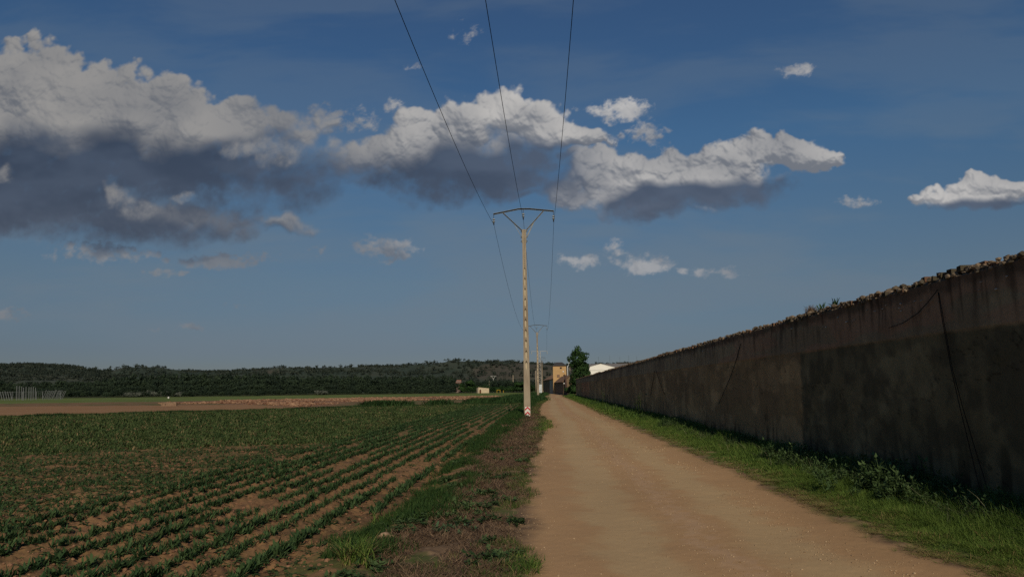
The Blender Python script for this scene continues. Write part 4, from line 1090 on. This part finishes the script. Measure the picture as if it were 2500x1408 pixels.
tree('bush', p.x+.4, 157, 2.4, 3.6, 1800, .12, 78, 'dark leafy hedge bush at the foot of the pale lamp post', 'bush', 'bush', LT_TREE)

# hills: ridges traced as far skylines, each with its own depth
def ridge(pts, Yr, Yb, name, back=1.5):
    pxs = np.array([p[0] for p in pts]); pys = np.array([p[1] for p in pts]); xs = np.linspace(pxs[0], pxs[-1], 260); py = np.interp(xs, pxs, pys)
    V = []; S = np.concatenate([np.linspace(0, 1, 46), [1.15, 1.5]])
    for a, b in zip(xs, py):
        p = at(a, b, Yr)
        for s in S:
            if s <= 1: Y = Yb+(Yr-Yb)*s; f = s*s*(3-2*s)
            else: Y = Yr+(s-1)*Yr*back*.5; f = 1-(s-1)*.5
            X = p.x*Y/Yr
            V.append((X, Y, -1+f*(p.z+1)))
    V = np.array(V); n = fbm(V[:, 0]*.012, V[:, 1]*.012, 4, 620)-.5
    s = np.tile(S, len(xs)); V[:, 2] += n*22*np.sin(np.clip(s, 0, 1)*math.pi)*min(1, Yr/900)
    return V, gridfaces(len(xs), len(S)), s
H1 = [(-500, 893), (-150, 891), (0, 893), (60, 891), (130, 893), (190, 900), (245, 910), (290, 925), (340, 945)]
H2 = [(120, 912), (245, 911), (330, 909), (540, 909), (640, 905), (700, 903), (850, 898), (1000, 894), (1100, 890), (1290, 888), (1400, 893), (1700, 900), (2600, 905)]
def hills():
    cov = {}
    for nm, pts, Yr, Yb in (('near', H1, 520, 275), ('far', H2, 950, 380)):
        V, F, s = ridge(pts, Yr, Yb, nm)
        n = fbm(V[:, 0]*.02, V[:, 1]*.02, 4, 630); n2 = fbm(V[:, 0]*.006+5, V[:, 1]*.006, 3, 631)
        c = blend(np.ones((len(V), 3))*np.array([.036, .050, .036]), np.ones((len(V), 3))*np.array([.047, .057, .042]), sstep(n, .45, .62))
        c = blend(c, np.ones((len(V), 3))*np.array([.080, .066, .050]), sstep(n2*.6+n*.4, .60, .68)*.6)
        ob = link('hills', new_mesh('hills', V, F, {'albedo': c}), M_attr('hillside_'+nm, noise=((.05, .3), (.4, .2)))); tag(ob, kind='structure')
        # scrub
        N = 5500 if nm == 'near' else 10000; i = RNG.integers(0, len(V), N*2); p = V[i]+RNG.normal(0, 1, (N*2, 3))*[4 if nm == 'near' else 8, 3, 0]
        den = fbm(p[:, 0]*.015, p[:, 1]*.02, 3, 640); k = (s[i] <= 1) & (s[i] > .15) & (den > .36); p = p[k][:N]
        tm = []
        for j in range(4):
            v, f, rn = crown_mesh(blobs_for('bush', 1.0, 1.2, 650+j), 46, .12, 650+j); tm.append((v, f))
        sz = RNG.uniform(.8, 2.4, len(p))*(1.2 if nm == 'near' else 1.9)
        o = scatter('hill_scrub', tm, p-[0, 0, .3], sz, LT_HILL); tag(o, kind='stuff')
hills()
# single trees standing out on the skyline
def skyline():
    spec = [(40, 893, 520, 5.2, 'tallest round dark tree on the skyline of the left hill'), (72, 891, 520, 4.6, 'broad dark tree beside the tallest one on the left skyline'), (112, 893, 520, 4.4, None), (121, 894, 520, 3.4, None), (95, 893, 520, 3.0, None), (157, 897, 520, 4.6, None), (170, 898, 520, 3.8, None), (185, 900, 520, 4.4, None), (200, 902, 520, 3.6, None), (218, 905, 520, 3.6, None), (236, 908, 520, 3.0, 'last small dark tree where the left hill runs down to the plain'),
            (513, 909, 950, 5.0, 'lone clump on the flat skyline left of centre'), (622, 906, 950, 4.5, None), (970, 896, 950, 6.6, 'round dark tree alone on the far ridge left of the nearest power pole'), (991, 895, 950, 5.0, 'small conical tree right of the round one on the far ridge'), (1018, 894, 950, 4.5, None), (1044, 893, 950, 6.0, None), (1060, 892, 950, 5.4, None), (1109, 891, 950, 6.2, None), (1120, 891, 950, 5.6, None), (1139, 890, 950, 7.0, 'big round tree on the far ridge above the stone hut'), (1172, 890, 950, 5.6, None), (1180, 889, 950, 6.0, None), (1205, 889, 950, 5.6, None), (1219, 889, 950, 7.2, 'pointed pale tree on the far ridge above the distant power pole'), (1236, 888, 950, 6.4, None), (1243, 888, 950, 6.6, None), (1255, 888, 950, 5.4, None), (1272, 889, 950, 6.2, None), (1300, 889, 950, 6.4, None), (1334, 890, 950, 6.2, None), (1343, 890, 950, 7.0, None)]
    # cluttered rows in between
    r = random.Random(8); cache = {}
    for px, py, Y, h, lab in spec:
        for q in range(1 if lab else 2):
            p = at(px+(r.uniform(-7, 7) if q else 0), py+1.0, Y-2); k = r.randrange(4); w = h*(1.15 if lab is None or 'conical' not in lab and 'pointed' not in lab else .6)
            kind = 'round' if w > h else 'poplar'
            if (k, kind) not in cache:
                B = blobs_for(kind, 1, 1.1 if kind == 'round' else .6, 660+k); V, F, rn = crown_mesh(B, 420, .055, 660+k)
                cache[(k, kind)] = (new_mesh('crown', V, F, {'rnd': rn}, False), trunk_mb(1, .03, B, k, 3))
                cache[(k, kind)] = (cache[(k, kind)][0], cache[(k, kind)][1].build('trunk', BARK, None).data)
                bpy.data.objects.remove([o for o in COL.objects if o.data == cache[(k, kind)][1]][0])
                cache[(k, kind)][0].materials.append(LT_WOOD)
            root = empty('tree', (p.x, Y-2, p.z-h*.35)); root.scale = (h*.80,)*3; root.rotation_euler.z = r.random()*6
            link('crown', cache[(k, kind)][0], None, root); link('trunk', cache[(k, kind)][1], None, root)
            if q or not lab: tag(root, 'small dark tree in the broken row along the %s' % ('left hill skyline' if Y < 600 else 'far ridge skyline'), 'tree', 'small trees in the row along the %s' % ('left hill' if Y < 600 else 'far ridge'))
            else: tag(root, lab, 'tree')
skyline()
# the wood on the plain
def wood():
    T = []
    for j, (kd, n) in enumerate((('poplar', 700), ('round', 700), ('poplar', 700), ('round', 700), ('bush', 420))):
        v, f, rn = crown_mesh(blobs_for(kd, 1, .55 if kd == 'poplar' else 1.0, 680+j), n, .036 if kd != 'bush' else .05, 680+j); T.append((v, f))
    def row(px0, px1, n, Yf, top, jit, tm, mat, base=0):
        px = np.linspace(px0, px1, n)+RNG.normal(0, 3, n); P = []; S = []
        for a in px:
            Y = Yf(a)+RNG.uniform(-jit, jit); p = at(a, np.interp(a, top[0], top[1])+RNG.normal(0, 2.0), Y); P.append((p.x, Y, base)); S.append(max(1.5, p.z-base))
        o = scatter('wood', tm, np.array(P), np.array(S)*1.02, mat, tilt=.02); tag(o, kind='stuff')
    Yb = lambda a: 232 if a > 640 else 200+(640-a)*.04
    row(200, 1300, 170, lambda a: 330, ([150, 245, 330, 640, 680, 1000, 1040, 1110, 1125, 1300], [938, 926, 915, 913, 918, 919, 915, 917, 932, 936]), 22, [T[0], T[2]], LT_WOOD)
    row(-60, 1110, 170, lambda a: 285, ([-60, 200, 320, 640, 900, 1110], [932, 934, 926, 924, 926, 925]), 18, [T[0], T[1], T[2], T[3]], LT_WOOD)
    row(-60, 1105, 190, lambda a: Yb(a)+28, ([-60, 100, 200, 330, 640, 900, 1105], [943, 945, 944, 941, 938, 940, 938]), 10, [T[1], T[3], T[0]], LT_WOOD)
    row(-60, 1100, 220, lambda a: Yb(a)+12, ([-60, 155, 300, 640, 1000, 1100], [952, 953, 953, 950, 950, 952]), 7, [T[4], T[1], T[3]], LT_WOOD)
    row(1125, 1300, 46, lambda a: 290, ([1125, 1200, 1290], [934, 930, 932]), 14, [T[1], T[3], T[0]], LT_WOOD)
    row(1130, 1330, 60, lambda a: 272, ([1130, 1160, 1200, 1240, 1330], [944, 940, 946, 941, 940]), 5, [T[1], T[3], T[4]], LT_TREE)
    row(-300, -40, 60, lambda a: 250, ([-300, -40], [938, 936]), 25, [T[1], T[3], T[0]], LT_WOOD)
    row(1560, 2700, 90, lambda a: 300, ([1560, 2700], [925, 925]), 40, [T[1], T[3], T[0]], LT_WOOD)
wood()
for k, (px, top, bot, w, Y, lab) in enumerate(((372, 952, 968, 16, 222, 'widest pale grey-green willow bush before the dark wood'), (333, 956, 969, 8, 224, 'low grey willow bush left of the widest one'), (451, 955, 967, 8, 220, 'small rounded pale bush right of the widest willow'), (781, 951, 962, 5, 228, 'small round pale bush against the dark wood, in the middle of the plain'))):
    p = at(px, top, Y); tree('bush', p.x, Y, p.z*1.1, w, 900, .22, 800+k, lab, 'bush', 'willow_bush', LT_WIL)
p = at(1140, 928, 270); tree('round', p.x, 270, p.z, 6.5, 2600, .20, 811, 'broad dark green tree just left of the stone hut', mat=LT_TREE)
p = at(1272, 932, 262); tree('round', p.x, 262, p.z, 6.5, 2600, .20, 812, 'leafy tree half hidden by the nearest power pole', mat=LT_TREE)

# ------------------------------------------------------------------ single plants
def plant(name, px, py, temps, n, spread, sc_, mat, lab, cat, zs=None, pos=None):
    p = pos or gnd(px, py); z = float(relief(np.array([p.x]), np.array([p.y]))[0]) if pos is None else p.z
    sx, sy = spread if isinstance(spread, tuple) else (spread, spread)
    q = np.stack([RNG.normal(0, sx, n), RNG.normal(0, sy, n), np.zeros(n)], -1)
    o = scatter(name, temps, q, RNG.uniform(.7, 1.1, n)*sc_, mat); o.location = (p.x, p.y, z-.01); return tag(o, lab, cat)
tf = [tuft(16, .30, .010, .03, 4, (.2, 1.0), seed=900+s) for s in range(3)]
plant('grass_tuft', 868, 1395, tf, 14, .07, 1.0, LEAF_GRASS, 'big dark green grass tuft at the bottom edge where field meets verge', 'grass tuft')
plant('grass_tuft', 1290, 1395, [tuft(14, .13, .008, .04, 3, (.3, 1.2), seed=910+s) for s in range(3)], 26, .12, 1.0, LEAF_GRASS, 'low spreading grass tuft at the road edge, bottom centre', 'grass tuft')
plant('grass_tuft', 950, 1285, [tuft(14, .16, .009, .04, 3, (.3, 1.0), seed=915+s) for s in range(3)], 18, .12, 1.0, LEAF_GRASS, 'green grass tuft beside the outermost crop row, above the pale stone', 'grass tuft')
plant('leafy_weed', 1100, 1302, [rosette(14, .11, .035, 920+s, (.3, 1.2)) for s in range(3)], 16, .13, 1.0, M_leaf('blue_leaf', (.035, .080, .035), (.075, .13, .065), .2), 'blue-green broad-leaved weed patch on the brown verge', 'weed')
plant('grass_tuft', 1327, 1038, [tuft(16, .22, .02, .10, 3, seed=930+s) for s in range(3)], 90, (.13, 2.2), 1.0, LEAF_GRASS, 'bright grass patch bulging into the road right of the chevron plate', 'grass tuft')
def stalks(px, py, h, n, seed, lab):
    p = onwall(px, py, 4.95); r = random.Random(seed); b = MB(); LV = []
    for i in range(n):
        x, y = r.gauss(0, .12), r.gauss(0, .35); hh = h*r.uniform(.55, 1); b.tube([(x, y, 0), (x+r.gauss(0, .05), y+r.gauss(0, .05), hh*.6), (x+r.gauss(0, .1), y+r.gauss(0, .1), hh)], [.008, .006, .003], 4)
        for j in range(12): LV.append((x+r.gauss(0, .05), y+r.gauss(0, .06), hh*r.uniform(.1, .95)))
    o = b.build('tall_weed', M_solid('weed_stem', (.07, .10, .03))); z = float(relief(np.array([p.x]), np.array([p.y]))[0]); o.location = (p.x, p.y, z)
    scatter('leaves', [rosette(5, .13, .035, seed+i, (.0, .9)) for i in range(3)], np.array(LV), RNG.uniform(.5, 1.2, len(LV)), LEAF_DARK, parent=o)
    tag(o, lab, 'weed')
stalks(1563, 1003, 1.35, 9, 41, 'tall sparse weed stalks against the middle of the wall')
stalks(1478, 978, 1.5, 8, 42, 'lower group of weed stalks towards the far end of the wall')
for px, py, h, n, m, lab in ((1980, 762, .22, 12, LEAF_DEAD, 'small dry brown bush growing on top of the wall'), (2006, 752, .22, 5, LEAF_DARK, 'spindly green plant on the wall top between two others'), (2037, 745, .22, 7, LEAF_DARK, 'leafy green plant on the wall top, nearest of the three')):
    p = onwall(px, py, 5.40); p.z = 3.07
    plant('wall_plant', 0, 0, [rosette(9, h, .022, 950+s, (.3, 1.4)) for s in range(3)] if m is LEAF_DARK else [tuft(12, h, .012, .03, 3, seed=960)], n, .035, 1.0, m, lab, 'plant', pos=p)


def branch(px, py, L, az, seed, lab):
    p = gnd(px, py); r = random.Random(seed); b = MB(); d = Vector((math.cos(az), math.sin(az), 0)); q = Vector((0, 0, .04)); P = [q.copy()]
    for k in range(5): q = q+d*L/5+Vector((r.gauss(0, .03), r.gauss(0, .03), r.gauss(0, .02))); q.z = max(q.z, .02); P.append(q.copy())
    b.tube(P, [.018, .017, .015, .012, .009, .005], 6)
    for k in (2, 3, 4):
        e = P[k]+Vector((r.gauss(0, .12), r.gauss(0, .12), r.uniform(.03, .12))); b.tube([P[k], e], [.008, .003], 4)
    o = b.build('fallen_branch', M_solid('dry_wood', (.30, .20, .12), .95, var=.3)); o.location = (p.x, p.y, float(relief(np.array([p.x]), np.array([p.y]))[0])); tag(o, lab, 'branch')
branch(1245, 1040, 1.1, .5, 1, 'dry fallen branch on the verge just in front of the nearest pole')
branch(1300, 1010, .9, .1, 2, 'pale dry stick lying right of the chevron plate')
